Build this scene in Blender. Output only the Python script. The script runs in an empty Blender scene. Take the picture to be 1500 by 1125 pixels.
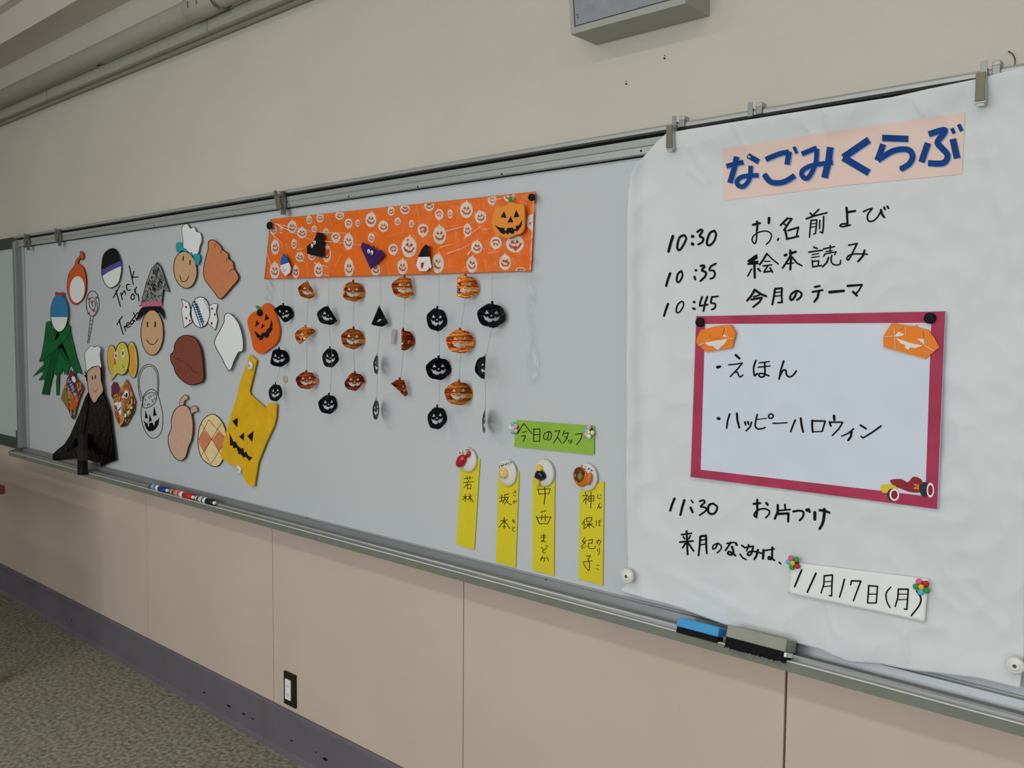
import bpy, bmesh, math, random
from mathutils import Vector, Matrix, noise

random.seed(7)
C = bpy.context.scene.collection
SC = bpy.context.scene

# ---------------------------------------------------------------- camera
F_PX = 1290.0
_b = 20500.0
_a = (F_PX * F_PX - 93 * _b) / 1450.0
_V = Vector((-1450.0, -93.0, F_PX)).normalized()
_U = Vector((_a, _b, F_PX)).normalized()
EX = -_V
EZ = -_U
EY = _U.cross(_V)
if EY.z < 0:
    EY = -EY
CAM_D = 1.4337
ZC = 1.252          # camera height above the floor
CAM = Vector((0, -CAM_D, ZC))
cam = bpy.data.cameras.new('camera')
cam.sensor_width = 36
cam.sensor_fit = 'HORIZONTAL'
cam.lens = F_PX / 1500 * 36
cam.clip_start = 0.02
co = bpy.data.objects.new('camera', cam)
C.objects.link(co)
R = Matrix(((EX.x, -EX.y, -EX.z), (EY.x, -EY.y, -EY.z), (EZ.x, -EZ.y, -EZ.z)))
co.matrix_world = Matrix.Translation(CAM) @ R.to_4x4()
SC.camera = co

# ---------------------------------------------------------------- world, lights, exposure
w = bpy.data.worlds.new('daylight')
SC.world = w
w.use_nodes = True
w.node_tree.nodes['Background'].inputs[0].default_value = (0.80, 0.87, 1.0, 1)
w.node_tree.nodes['Background'].inputs[1].default_value = 0.20


def area(name, loc, target, sx, sy, power, col):
    l = bpy.data.lights.new(name, 'AREA')
    l.shape = 'RECTANGLE'
    l.size, l.size_y = sx, sy
    l.energy = power
    l.color = col
    o = bpy.data.objects.new(name, l)
    o.location = loc
    o.rotation_euler = (Vector(target) - Vector(loc)).to_track_quat('-Z', 'Z').to_euler()
    C.objects.link(o)
    return o


area('window_light', (-0.3, -4.9, 1.5), (-0.3, 0, 1.1), 4.6, 1.3, 92, (0.93, 0.97, 1.0))
for lx in (-5.5, -3.6, -1.7, 0.2):
    area('ceiling_lamp', (lx, -4.65, 2.62), (lx, -4.65, 0), 1.25, 0.22, 10, (1.0, 0.99, 0.95))
for lx in (-2.3, -0.4, 1.2):
    area('ceiling_lamp', (lx, -2.1, 2.62), (lx, -2.1, 0), 1.25, 0.22, 10, (1.0, 0.99, 0.95))
SC.view_settings.view_transform = 'Standard'
SC.view_settings.look = 'None'
SC.view_settings.gamma = 1
SC.view_settings.use_curve_mapping = False
SC.view_settings.exposure = 0.0


# ---------------------------------------------------------------- helpers
def P(px, py, d=0.0):
    """photograph direction met with the plane y = -d (d metres in front of the board)"""
    v = Vector((px - 750.0, py - 562.5, F_PX))
    t = (CAM_D - d) / v.dot(EY)
    q = v * t
    return Vector((q.dot(EX), -d, q.dot(EZ) + ZC))


def Z(z):
    return z + ZC


def lin(c):
    return tuple(((x / 255) / 12.92 if x / 255 <= 0.04045 else ((x / 255 + 0.055) / 1.055) ** 2.4) for x in c)


MATS = {}


def mat(name, col, rough=0.6, metal=0.0, var=0.06, scale=30.0, bump=0.0, bscale=200.0, coat=0.0, spec=0.3, alpha=None, detail=3):
    if name in MATS:
        return MATS[name]
    m = bpy.data.materials.new(name)
    m.use_nodes = True
    nt = m.node_tree
    b = nt.nodes['Principled BSDF']
    c = lin(col)
    tc = nt.nodes.new('ShaderNodeTexCoord')
    n = nt.nodes.new('ShaderNodeTexNoise')
    n.inputs['Scale'].default_value = scale
    n.inputs['Detail'].default_value = detail
    nt.links.new(tc.outputs['Object'], n.inputs['Vector'])
    r = nt.nodes.new('ShaderNodeValToRGB')
    r.color_ramp.elements[0].position = 0.3
    r.color_ramp.elements[1].position = 0.7
    r.color_ramp.elements[0].color = (*[x * (1 - var) for x in c], 1)
    r.color_ramp.elements[1].color = (*[min(1, x * (1 + var)) for x in c], 1)
    nt.links.new(n.outputs['Fac'], r.inputs[0])
    nt.links.new(r.outputs[0], b.inputs['Base Color'])
    b.inputs['Roughness'].default_value = rough
    b.inputs['Metallic'].default_value = metal
    b.inputs['Coat Weight'].default_value = coat
    b.inputs['Coat Roughness'].default_value = 0.08
    b.inputs['Specular IOR Level'].default_value = spec
    if bump:
        n2 = nt.nodes.new('ShaderNodeTexNoise')
        n2.inputs['Scale'].default_value = bscale
        n2.inputs['Detail'].default_value = 4
        nt.links.new(tc.outputs['Object'], n2.inputs['Vector'])
        bp = nt.nodes.new('ShaderNodeBump')
        bp.inputs['Strength'].default_value = bump
        bp.inputs['Distance'].default_value = 0.004
        nt.links.new(n2.outputs['Fac'], bp.inputs['Height'])
        nt.links.new(bp.outputs[0], b.inputs['Normal'])
        if coat:
            nt.links.new(bp.outputs[0], b.inputs['Coat Normal'])
    if alpha is not None:
        b.inputs['Alpha'].default_value = alpha
    MATS[name] = m
    return m


def rootloc(o):
    while o.parent:
        o = o.parent
    return o.location


def mk(name, verts, faces, m, parent=None, smooth=False):
    """verts are world points; the object sits at its root's origin"""
    if parent:
        o0 = rootloc(parent)
    else:
        o0 = sum(verts, Vector()) / len(verts)
    me = bpy.data.meshes.new(name)
    me.from_pydata([tuple(v - o0) for v in verts], [], faces)
    me.materials.append(m)
    if smooth:
        me.polygons.foreach_set('use_smooth', [True] * len(me.polygons))
    me.update()
    o = bpy.data.objects.new(name, me)
    C.objects.link(o)
    if parent:
        o.parent = parent
    else:
        o.location = o0
    return o


def thing(name, label, cat, loc, group=None):
    o = bpy.data.objects.new(name, None)
    o.empty_display_size = 0.02
    C.objects.link(o)
    o.location = loc
    tag(o, label, cat, group)
    return o


def tag(o, label, cat, group=None):
    o['label'] = label
    o['category'] = cat
    if group:
        o['group'] = group
    return o


def struct(o, label=None):
    o['kind'] = 'structure'
    if label:
        o['label'] = label
    return o


def lab(o, l):
    o['label'] = l
    return o


def pts(s, crop=None):
    r = [tuple(float(k) for k in q.split(',')) for q in s.split()]
    if crop:
        x0, y0, k = crop
        r = [(x0 + a / k, y0 + b / k) for a, b in r]
    return r


def smooth_pts(p, closed=True, n=4):
    out = []
    N = len(p)
    rng = range(N if closed else N - 1)
    for i in rng:
        if closed:
            p0, p1, p2, p3 = p[i - 1], p[i], p[(i + 1) % N], p[(i + 2) % N]
        else:
            p0, p1, p2, p3 = p[max(i - 1, 0)], p[i], p[i + 1], p[min(i + 2, N - 1)]
        for j in range(n):
            t = j / n
            out.append(tuple(0.5 * ((2 * p1[k]) + (-p0[k] + p2[k]) * t + (2 * p0[k] - 5 * p1[k] + 4 * p2[k] - p3[k]) * t * t
                                    + (-p0[k] + 3 * p1[k] - 3 * p2[k] + p3[k]) * t ** 3) for k in (0, 1)))
    if not closed:
        out.append(p[-1])
    return out


def ell(cx, cy, rx, ry, n=28, rot=0.0):
    c, s = math.cos(rot), math.sin(rot)
    return [(cx + rx * math.cos(2 * math.pi * i / n) * c - ry * math.sin(2 * math.pi * i / n) * s,
             cy + rx * math.cos(2 * math.pi * i / n) * s + ry * math.sin(2 * math.pi * i / n) * c) for i in range(n)]


def sc(p, crop):
    x0, y0, k = crop
    return [(x0 + a / k, y0 + b / k) for a, b in p]


def plate(name, p, d, th, m, parent=None):
    """cut sheet: front outline p (photo pixels) at depth d, thickness th towards the board"""
    fr = [P(x, y, d) for x, y in p]
    bk = [v + Vector((0, th, 0)) for v in fr]
    n = len(p)
    ar = sum(fr[i].x * fr[(i + 1) % n].z - fr[(i + 1) % n].x * fr[i].z for i in range(n))
    idx = list(range(n)) if ar > 0 else list(range(n - 1, -1, -1))
    faces = [tuple(idx), tuple(n + i for i in reversed(idx))]
    for k in range(n):
        i, j = idx[k], idx[(k + 1) % n]
        faces.append((i, n + i, n + j, j))
    return mk(name, fr + bk, faces, m, parent)


def const(d):
    return (lambda x, y: d) if not callable(d) else d


def strokes(s, crop=None):
    out = []
    for q in s.replace('\n', ' ').split(';'):
        q = q.strip()
        if not q:
            continue
        sm = '~' in q
        a, b = q.split('~' if sm else '|')
        p = pts(b)
        if sm and len(p) > 2:
            p = smooth_pts(p, False, 4)
        wd = float(a)
        if crop:
            x0, y0, k = crop
            p = [(x0 + u / k, y0 + v / k) for u, v in p]
            wd /= k
        out.append((wd, p))
    return out


def ink(name, st, d, m, parent, taper=0.88, square=False):
    dep = const(d)
    V, Fc = [], []

    def add(poly):
        k = len(V)
        V.extend(P(x, y, dep(x, y)) for x, y in poly)
        Fc.append(tuple(range(k, k + len(poly))))
    for wd, p in st:
        # subdivide long pieces so that the ink follows the sheet
        q = [p[0]]
        for a, b in zip(p, p[1:]):
            L = math.dist(a, b)
            n = max(1, int(L / 9))
            for i in range(1, n + 1):
                q.append((a[0] + (b[0] - a[0]) * i / n, a[1] + (b[1] - a[1]) * i / n))
        N = len(q)
        if N == 1:
            add(ell(q[0][0], q[0][1], wd / 2, wd / 2, 10))
            continue
        ws = [wd / 2 * (1 - (1 - taper) * i / (N - 1)) for i in range(N)]
        for i in range(N - 1):
            dx, dy = q[i + 1][0] - q[i][0], q[i + 1][1] - q[i][1]
            L = math.hypot(dx, dy) or 1
            nx, ny = -dy / L, dx / L
            a, b = q[i], q[i + 1]
            add([(a[0] + nx * ws[i], a[1] + ny * ws[i]), (b[0] + nx * ws[i + 1], b[1] + ny * ws[i + 1]),
                 (b[0] - nx * ws[i + 1], b[1] - ny * ws[i + 1]), (a[0] - nx * ws[i], a[1] - ny * ws[i])])
        for i in range(N):
            if not (square and i in (0, N - 1)):
                add(ell(q[i][0], q[i][1], ws[i], ws[i], 8))
    return mk(name, V, Fc, m, parent)


def fill(name, polys, d, m, parent):
    dep = const(d)
    V, Fc = [], []
    for poly in polys:
        k = len(V)
        V.extend(P(x, y, dep(x, y)) for x, y in poly)
        Fc.append(tuple(range(k, k + len(poly))))
    return mk(name, V, Fc, m, parent)


def gsurf(name, q, nu, nv, dep, m, parent=None, th=0.0):
    """bilinear patch between four photo corners TL TR BR BL"""
    dep = const(dep)
    V, Fc = [], []
    for j in range(nv + 1):
        for i in range(nu + 1):
            s, t = i / nu, j / nv
            x = (q[0][0] * (1 - s) + q[1][0] * s) * (1 - t) + (q[3][0] * (1 - s) + q[2][0] * s) * t
            y = (q[0][1] * (1 - s) + q[1][1] * s) * (1 - t) + (q[3][1] * (1 - s) + q[2][1] * s) * t
            V.append(P(x, y, dep(x, y)))
    W = nu + 1
    for j in range(nv):
        for i in range(nu):
            a = j * W + i
            Fc.append((a, a + W, a + W + 1, a + 1))
    if th:
        n = len(V)
        V += [v + Vector((0, th, 0)) for v in V]
        Fc += [tuple(n + k for k in reversed(f)) for f in Fc]
        ring = [i for i in range(W)] + [j * W + nu for j in range(1, nv + 1)] + [nv * W + i for i in range(nu - 1, -1, -1)] + [j * W for j in range(nv - 1, 0, -1)]
        for k in range(len(ring)):
            a, b = ring[k], ring[(k + 1) % len(ring)]
            Fc.append((a, b, n + b, n + a))
    return mk(name, V, Fc, m, parent, smooth=True)


def bm_obj(name, bm, m, parent=None, smooth=False, loc=None):
    """bm in world coordinates"""
    vs = [v.co.copy() for v in bm.verts]
    bm.verts.index_update()
    fs = [tuple(v.index for v in f.verts) for f in bm.faces]
    bm.free()
    return mk(name, vs, fs, m, parent, smooth)


def box(name, x0, x1, y0, y1, z0, z1, m, parent=None, bev=0.0):
    bm = bmesh.new()
    bmesh.ops.create_cube(bm, size=1)
    for v in bm.verts:
        v.co = Vector(((x0 + x1) / 2 + v.co.x * (x1 - x0), (y0 + y1) / 2 + v.co.y * (y1 - y0), (z0 + z1) / 2 + v.co.z * (z1 - z0)))
    if bev:
        bmesh.ops.bevel(bm, geom=bm.edges[:], offset=bev, segments=2, affect='EDGES', profile=0.5)
    return bm_obj(name, bm, m, parent)


def extrude_x(name, prof, x0, x1, m, parent=None, smooth=False):
    """closed profile of (d, z) with d measured out of the wall"""
    n = len(prof)
    V = [Vector((x0, -d, z)) for d, z in prof] + [Vector((x1, -d, z)) for d, z in prof]
    ar = sum(prof[i][0] * prof[(i + 1) % n][1] - prof[(i + 1) % n][0] * prof[i][1] for i in range(n))
    idx = list(range(n))
    if ar > 0:
        idx.reverse()
    Fc = [tuple(idx[::-1]), tuple(n + i for i in idx)]
    for k in range(n):
        i, j = idx[k], idx[(k + 1) % n]
        Fc.append((i, j, n + j, n + i))
    return mk(name, V, Fc, m, parent)


def tube(name, path, r, m, parent=None, seg=10, rs=None):
    V, Fc = [], []
    N = len(path)
    for i, p in enumerate(path):
        a = path[max(i - 1, 0)]
        b = path[min(i + 1, N - 1)]
        t = (b - a).normalized()
        u = t.cross(Vector((0, 1, 0.01)))
        if u.length < 1e-4:
            u = t.cross(Vector((1, 0, 0)))
        u.normalize()
        v = t.cross(u)
        rr = rs[i] if rs else r
        for k in range(seg):
            an = 2 * math.pi * k / seg
            V.append(p + u * rr * math.cos(an) + v * rr * math.sin(an))
    for i in range(N - 1):
        for k in range(seg):
            a = i * seg + k
            b = i * seg + (k + 1) % seg
            Fc.append((a, a + seg, b + seg, b))
    Fc.append(tuple(range(seg)))
    Fc.append(tuple(range((N - 1) * seg + seg - 1, (N - 1) * seg - 1, -1)))
    return mk(name, V, Fc, m, parent, smooth=True)


def lathe_y(name, c, prof, m, parent=None, seg=28, sx=1.0, sz=1.0):
    """profile (radius, outward distance) turned about the axis pointing out of the wall"""
    V, Fc = [], []
    for r, d in prof:
        for k in range(seg):
            a = 2 * math.pi * k / seg
            V.append(Vector((c.x + sx * r * math.cos(a), c.y - d, c.z + sz * r * math.sin(a))))
    for i in range(len(prof) - 1):
        for k in range(seg):
            a, b = i * seg + k, i * seg + (k + 1) % seg
            Fc.append((a, b, b + seg, a + seg))
    Fc.append(tuple(range((len(prof) - 1) * seg, len(prof) * seg)))
    Fc.append(tuple(range(seg - 1, -1, -1)))
    return mk(name, V, Fc, m, parent, smooth=True)


def blob(name, c, rx, ry, rz, m, parent=None, rot=0.0, seg=14, wob=0.0):
    bm = bmesh.new()
    bmesh.ops.create_uvsphere(bm, u_segments=seg, v_segments=seg // 2 + 2, radius=1)
    M = Matrix.Rotation(rot, 3, 'Y')
    for v in bm.verts:
        q = v.co.copy()
        if wob:
            q *= 1 + wob * noise.noise(q * 2.3 + c * 31)
        v.co = c + M @ Vector((q.x * rx, q.y * ry, q.z * rz))
    return bm_obj(name, bm, m, parent, True)


def copy_tree(o, parent=None, off=None):
    c = o.copy()
    C.objects.link(c)
    c.parent = parent
    if off is not None:
        c.location = off
    for ch in list(o.children):
        copy_tree(ch, c)
    return c


# ---------------------------------------------------------------- materials
M_WALL = mat('painted_plaster', (206, 201, 187), 0.85, var=0.03, scale=3, bump=0.15, bscale=350)
M_PANEL = mat('pinkish_wall_panel', (206, 189, 173), 0.8, var=0.03, scale=4, bump=0.12, bscale=500)
M_SEAM = mat('seam_filler', (120, 95, 75), 0.9)
M_BASE = mat('vinyl_baseboard', (108, 104, 110), 0.55, var=0.08, scale=6)
M_TRIM = mat('grey_green_paint', (168, 168, 152), 0.5, var=0.04)
M_PIPE = mat('pipe_paint', (172, 170, 156), 0.4, var=0.04)
M_CEIL = mat('ceiling_paint', (220, 212, 202), 0.85, var=0.03, scale=2)
M_BOARD = mat('enamel_whiteboard', (201, 206, 209), 0.30, var=0.015, scale=2, spec=0.35)
M_BOARD2 = mat('enamel_whiteboard_old', (196, 208, 206), 0.3, var=0.02, scale=2, spec=0.35)
M_ALU = mat('anodised_aluminium', (152, 155, 157), 0.38, 0.45, var=0.05, scale=12)
M_ALU_D = mat('dull_aluminium', (128, 132, 128), 0.42, 0.6, var=0.05, scale=12)
M_ALU_W = mat('pale_aluminium', (178, 182, 178), 0.4, 0.3, var=0.03)
M_DARK = mat('dark_gap', (14, 15, 14), 0.8, spec=.2)
M_GREEN_FR = mat('dark_green_frame', (58, 72, 60), 0.5)
M_PAPER = mat('white_poster_paper', (219, 222, 224), 0.8, var=0.015, scale=6, bump=0.3, bscale=22)
M_CARD = mat('white_card', (238, 240, 238), 0.7, var=0.01)
M_INK = mat('black_marker_ink', (5, 5, 6), 0.6, spec=.15)
M_BLACKP = mat('black_paper', (15, 15, 17), 0.7, spec=.25)
M_BLACKG = mat('black_glossy_plastic', (2, 2, 3), 0.22, var=0.1, bump=.7, bscale=38, spec=.10)
M_STEEL = mat('clip_steel', (138, 140, 138), 0.35, 0.8)
M_CLIP = mat('clip_pad', (122, 118, 98), 0.5, 0.3)
M_WHITE = mat('white_plastic', (240, 240, 236), 0.35)
M_GREYP = mat('grey_plastic', (150, 152, 138), 0.45)

# carpet
m = bpy.data.materials.new('loop_carpet')
m.use_nodes = True
nt = m.node_tree
b = nt.nodes['Principled BSDF']
b.inputs['Roughness'].default_value = 0.95
tc = nt.nodes.new('ShaderNodeTexCoord')
n1 = nt.nodes.new('ShaderNodeTexNoise'); n1.inputs['Scale'].default_value = 75; n1.inputs['Detail'].default_value = 5
n2 = nt.nodes.new('ShaderNodeTexNoise'); n2.inputs['Scale'].default_value = 5; n2.inputs['Detail'].default_value = 3
r1 = nt.nodes.new('ShaderNodeValToRGB')
r1.color_ramp.elements[0].position = 0.35; r1.color_ramp.elements[1].position = 0.65
r1.color_ramp.elements[0].color = (*lin((112, 112, 96)), 1); r1.color_ramp.elements[1].color = (*lin((170, 167, 150)), 1)
r2 = nt.nodes.new('ShaderNodeValToRGB')
r2.color_ramp.elements[0].color = (0.92, 1.0, 0.97, 1); r2.color_ramp.elements[1].color = (1.0, 0.94, 0.9, 1)
mx = nt.nodes.new('ShaderNodeMix'); mx.data_type = 'RGBA'; mx.blend_type = 'MULTIPLY'; mx.inputs[0].default_value = 1
for n in (n1, n2):
    nt.links.new(tc.outputs['Object'], n.inputs['Vector'])
nt.links.new(n1.outputs['Fac'], r1.inputs[0]); nt.links.new(n2.outputs['Fac'], r2.inputs[0])
nt.links.new(r1.outputs[0], mx.inputs[6]); nt.links.new(r2.outputs[0], mx.inputs[7])
nt.links.new(mx.outputs[2], b.inputs['Base Color'])
bp = nt.nodes.new('ShaderNodeBump'); bp.inputs['Strength'].default_value = 0.6; bp.inputs['Distance'].default_value = 0.004
nt.links.new(n1.outputs['Fac'], bp.inputs['Height']); nt.links.new(bp.outputs[0], b.inputs['Normal'])
M_CARPET = m

# ---------------------------------------------------------------- the setting
XL, XR = -6.6, 2.6
YB = -5.2
WALL_Y = 0.025
HC = Z(1.42)
floor = struct(box('floor', XL, XR, YB, WALL_Y + 0.1, -0.05, 0, M_CARPET))
wall = struct(box('wall_back', XL, XR, WALL_Y, WALL_Y + 0.1, 0, HC, M_WALL))
ceil = struct(box('ceiling', XL, XR, YB, WALL_Y + 0.1, HC, HC + 0.05, M_CEIL))
wl = struct(box('wall_left', XL - 0.1, XL, YB, WALL_Y + 0.1, 0, HC, M_WALL))
# lower wall panels, each its own board with an open joint
e = -3.83
while e > XL:
    e -= 0.797
xs = []
while e < XR:
    xs.append(e)
    e += 0.797
zt = Z(-0.5)
box('joint_backing', XL, XR, WALL_Y - 0.002, WALL_Y, 0.1, zt, M_SEAM, wall)
for x in xs:
    g = 0.0022 if x > -1.0 else 0.0013
    gl = 0.0022 if x + 0.797 > -1.0 else 0.0013
    box('panel', max(x + g, XL), min(x + 0.797 - gl, XR), WALL_Y - 0.009, WALL_Y - 0.002, 0.125, zt, M_PANEL, wall, bev=0.001)
bb = struct(extrude_x('baseboard_back', [(-WALL_Y, 0), (-WALL_Y + 0.030, 0), (-WALL_Y + 0.024, 0.006), (-WALL_Y + 0.02, 0.014), (-WALL_Y + 0.019, 0.126), (-WALL_Y + 0.014, 0.132), (-WALL_Y, 0.132)], XL, XR, M_BASE))
# scuffs on the baseboard
sc_ = []
for (px, py, rx, ry) in ((299, 1014.5, 2.3, 1.2), (335, 1034, 4, 1.3), (357, 1046, 3, 1.2), (370, 1053, 2.5, 0.9), (476, 1112, 4, 2), (463, 1102, 1.3, 1), (427, 1085, 2, 0.8), (105, 908, 1, 0.8)):
    sc_.append(ell(px, py, rx, ry, 8, 0.5))
fill('scuff_marks', sc_, -WALL_Y + 0.0205, M_DARK, bb)
# stepped beam under the ceiling and the pipe run
struct(box('trim_1', XL, XR, -0.10, WALL_Y, Z(1.131), Z(1.245), M_CEIL))
struct(box('trim_2', XL, XR, -0.135, WALL_Y, Z(1.245), HC, M_CEIL))
w0 = -WALL_Y
rc = extrude_x('trim_3', [(w0, Z(.883)), (w0 + .008, Z(.883)), (w0 + .012, Z(.879)), (w0 + .024, Z(.879)), (w0 + .028, Z(.886)), (w0 + .044, Z(.886)), (w0 + .048, Z(.879)), (w0 + .058, Z(.879)), (w0 + .060, Z(.881)), (w0 + .060, Z(.917)), (w0, Z(.917))], XL, XR, M_TRIM)
struct(rc)
for k in range(6):
    x = -4.9 + 1.21 * k
    box('joint_cover', x, x + 0.003, -0.0355, -0.034, Z(.880), Z(.916), M_ALU_D, rc)
pr = thing('ceiling_pipe', 'thick grey-painted pipe running along the wall above the picture rail', 'pipe', (-2, -0.066, Z(.940)))
tube('pipe_run', [Vector((XL, -.066, Z(.940))), Vector((-2, -.066, Z(.940))), Vector((XR, -.066, Z(.940)))], 0.031, M_PIPE, pr, 28)
cx0 = P(268, 30, 0.09).x
cx1 = P(310, 14, 0.09).x
tube('coupling', [Vector((x, -.066, Z(.940))) for x in (cx0 - .0, cx0 + .004, cx1 - .004, cx1)], 0.0, M_PIPE, pr, 28, rs=[0.0315, 0.0345, 0.0345, 0.0315])
tube('clamp_band', [Vector((cx1 + .004, -.066, Z(.940))), Vector((cx1 + .016, -.066, Z(.940)))], 0.0355, M_STEEL, pr, 28)
for k in (0.3, 0.6):
    x = cx0 + (cx1 - cx0) * k
    box('stamped_tab', x - .002, x + .002, -.1020, -.0975, Z(.929), Z(.946), M_ALU_D, pr)
for k in range(7):
    x = -5.6 + 1.15 * k
    box('pipe_bracket', x, x + .02, -.050, WALL_Y, Z(.938), Z(.946), M_TRIM, pr)
# small anchors and marks on the painted wall
for (px, py) in ((973.6, 85.5), (917.5, 123)):
    c = P(px, py, -WALL_Y + .001)
    lathe_y('screw_anchor', c, [(0.0016, 0), (0.0016, .002), (0.0007, .0024)], M_DARK, wall, 8)
    lathe_y('screw_anchor', c + Vector((0, 0, .005)), [(0.0009, 0), (0.0009, .0015), (0.0005, .002)], M_DARK, wall, 8)
h = [P(x, y, -WALL_Y + 0.006) for x, y in smooth_pts(pts('1477,75 1484,80 1487,90 1484,99 1477,106'), False, 4)]
tag(tube('wire_hook', [h[0] + Vector((0, .006, 0))] + h, 0.0007, M_DARK), 'thin dark wire hook curling out of the wall above the poster', 'hook')

# ---------------------------------------------------------------- grey metal wall box
bx = thing('wall_box', 'grey metal box mounted high on the wall with an inset bluish front panel', 'box', (-.95, WALL_Y, Z(.569)))
xa, xb = -1.079, -.826
M_BOX = mat('grey_box_paint', (166, 168, 160), 0.5, var=0.03)
M_BOXF = mat('bluish_panel', (150, 153, 158), 0.6, var=0.08, scale=60, bump=0.3, bscale=900)


def slab(name, x0, x1, z0, z1, off0, off1, m):
    def d(z):
        return .060 + (z - .569) * .11
    V = []
    for x in (x0, x1):
        for z in (z0, z1):
            for o in (off0, off1):
                V.append(Vector((x, -(d(z) + o), Z(z))))
    F_ = [(0, 1, 3, 2), (4, 6, 7, 5), (0, 4, 5, 1), (2, 3, 7, 6), (0, 2, 6, 4), (1, 5, 7, 3)]
    return mk(name, V, F_, m, bx)


zt_ = 0.86
V = []
for x in (xa, xb):
    V += [Vector((x, WALL_Y, Z(.569))), Vector((x, -.054, Z(.569))), Vector((x, -(.060 + (zt_ - .569) * .11 - .006), Z(zt_))), Vector((x, WALL_Y, Z(zt_)))]
mk('cabinet', V, [(0, 1, 2, 3), (4, 7, 6, 5), (0, 4, 5, 1), (3, 2, 6, 7), (0, 3, 7, 4), (1, 5, 6, 2)], M_BOX, bx)
slab('frame_bar', xa, xb, .569, .580, -.006, 0, M_BOX)
slab('frame_bar', xa, xb, zt_ - .011, zt_, -.006, 0, M_BOX)
slab('frame_bar', xa, xa + .009, .580, zt_ - .011, -.006, 0, M_BOX)
slab('frame_bar', xb - .009, xb, .580, zt_ - .011, -.006, 0, M_BOX)
slab('front_panel', xa + .0115, xb - .0115, .5835, zt_ - .0145, -.006, -.0015, M_BOXF)
for q in ((845.5, 21.5), (846.5, 25.5)):
    lathe_y('screw', P(*q, .0635), [(.0011, 0), (.0011, .001), (.0004, .0014)], M_DARK, bx, 8)

# ---------------------------------------------------------------- outlet
ou = thing('wall_outlet', 'black wall outlet plate with white socket insert just above the baseboard', 'outlet', (-2.144, WALL_Y - .009, Z(-1.056)))
box('cover_plate', -2.174, -2.116, WALL_Y - .016, WALL_Y - .009, Z(-1.104), Z(-1.006), mat('black_plate', (38, 34, 32), 0.35, 0.2), ou, bev=.0015)
box('socket_insert', -2.163, -2.136, WALL_Y - .019, WALL_Y - .015, Z(-1.086), Z(-1.026), M_WHITE, ou, bev=.001)
for zz in (-1.045, -1.07):
    for xx in (-2.153, -2.146):
        box('slot', xx - .0006, xx + .0006, WALL_Y - .0193, WALL_Y - .0185, Z(zz) - .004, Z(zz) + .004, M_DARK, ou)

# ---------------------------------------------------------------- whiteboards
BX0, BX1 = -4.115, -0.248
wb = thing('whiteboard', 'long whiteboard with aluminium rail and tray, covered in Halloween decorations', 'whiteboard', (-2.2, WALL_Y, Z(-.56)))
box('writing_surface', BX0, BX1, 0, .018, Z(-.535), Z(.335), M_BOARD, wb)
box('backing', BX0, BX1, .018, WALL_Y, Z(-.535), Z(.372), M_ALU_D, wb)
extrude_x('top_rail', [(-.018, Z(.3295)), (.013, Z(.3295)), (.015, Z(.331)), (.015, Z(.3425)), (.012, Z(.3432)), (.012, Z(.3442)), (.015, Z(.3450)), (.017, Z(.3575)), (.004, Z(.3585)), (.004, Z(.3665)), (.020, Z(.3675)), (.020, Z(.373)), (.017, Z(.377)), (-.018, Z(.377))], BX0, BX1, M_ALU_W, wb)
box('painted_shadow_line', BX0, BX1, -.0035, 0, Z(.3275), Z(.3297), M_DARK, wb)  # solid dark strip painting the shade below the top rail
box('rail_slot', BX0, BX1, -.0046, -.003, Z(.3600), Z(.3665), M_DARK, wb)
tr = extrude_x('tray', [(-.018, Z(-.530)), (.003, Z(-.530)), (.006, Z(-.533)), (.010, Z(-.548)), (.016, Z(-.5535)), (.026, Z(-.554)), (.030, Z(-.549)), (.034, Z(-.5445)), (.038, Z(-.543)), (.042, Z(-.5445)), (.045, Z(-.549)), (.050, Z(-.552)), (.0555, Z(-.552)), (.0565, Z(-.547)), (.0575, Z(-.5465)), (.0595, Z(-.5465)), (.061, Z(-.548)), (.061, Z(-.563)), (-.018, Z(-.566))], BX0, BX1, M_ALU, wb)
box('lip_highlight', BX0, BX1, -.0612, -.0590, Z(-.5472), Z(-.5458), mat('painted_highlight', (226, 226, 218), .4), tr)  # narrow pale strips painting the highlights along the tray lip
box('lip_highlight', BX0, BX1, -.0562, -.0548, Z(-.5474), Z(-.5466), MATS['painted_highlight'], tr)
tube('bead', [Vector((BX0, -.0385, Z(-.5455))), Vector((BX1, -.0385, Z(-.5455)))], .0036, mat('bead_highlight', (190, 193, 194), .3, .4), tr, 14)  # lighter than the tray so its colour carries the rounded highlight
box('front_fascia', BX0, BX1, -.0622, -.0608, Z(-.5635), Z(-.5482), mat('dull_fascia', (128, 132, 122), 0.5, 0.2), tr)
extrude_x('end_cap', [(-.018, Z(-.528)), (.02, Z(-.531)), (.063, Z(-.545)), (.063, Z(-.565)), (-.018, Z(-.567))], BX0 - .006, BX0, M_ALU_D, wb)
extrude_x('end_cap', [(-.018, Z(-.528)), (.02, Z(-.531)), (.063, Z(-.545)), (.063, Z(-.565)), (-.018, Z(-.567))], BX1, BX1 + .006, M_DARK, wb)
box('side_frame', BX0 + .012, BX0 + .040, -.034, 0, Z(-.530), Z(.352), M_ALU, wb, bev=.003)
box('side_frame', BX0 + .040, BX0 + .060, -.008, 0, Z(-.530), Z(.330), M_ALU_W, wb, bev=.002)
box('side_frame', BX1 - .014, BX1, -.018, 0, Z(-.530), Z(.330), M_ALU_W, wb, bev=.002)
box('edge_bead', BX0, BX1, -.0045, 0, Z(-.5305), Z(-.5275), M_ALU_W, wb)
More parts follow.
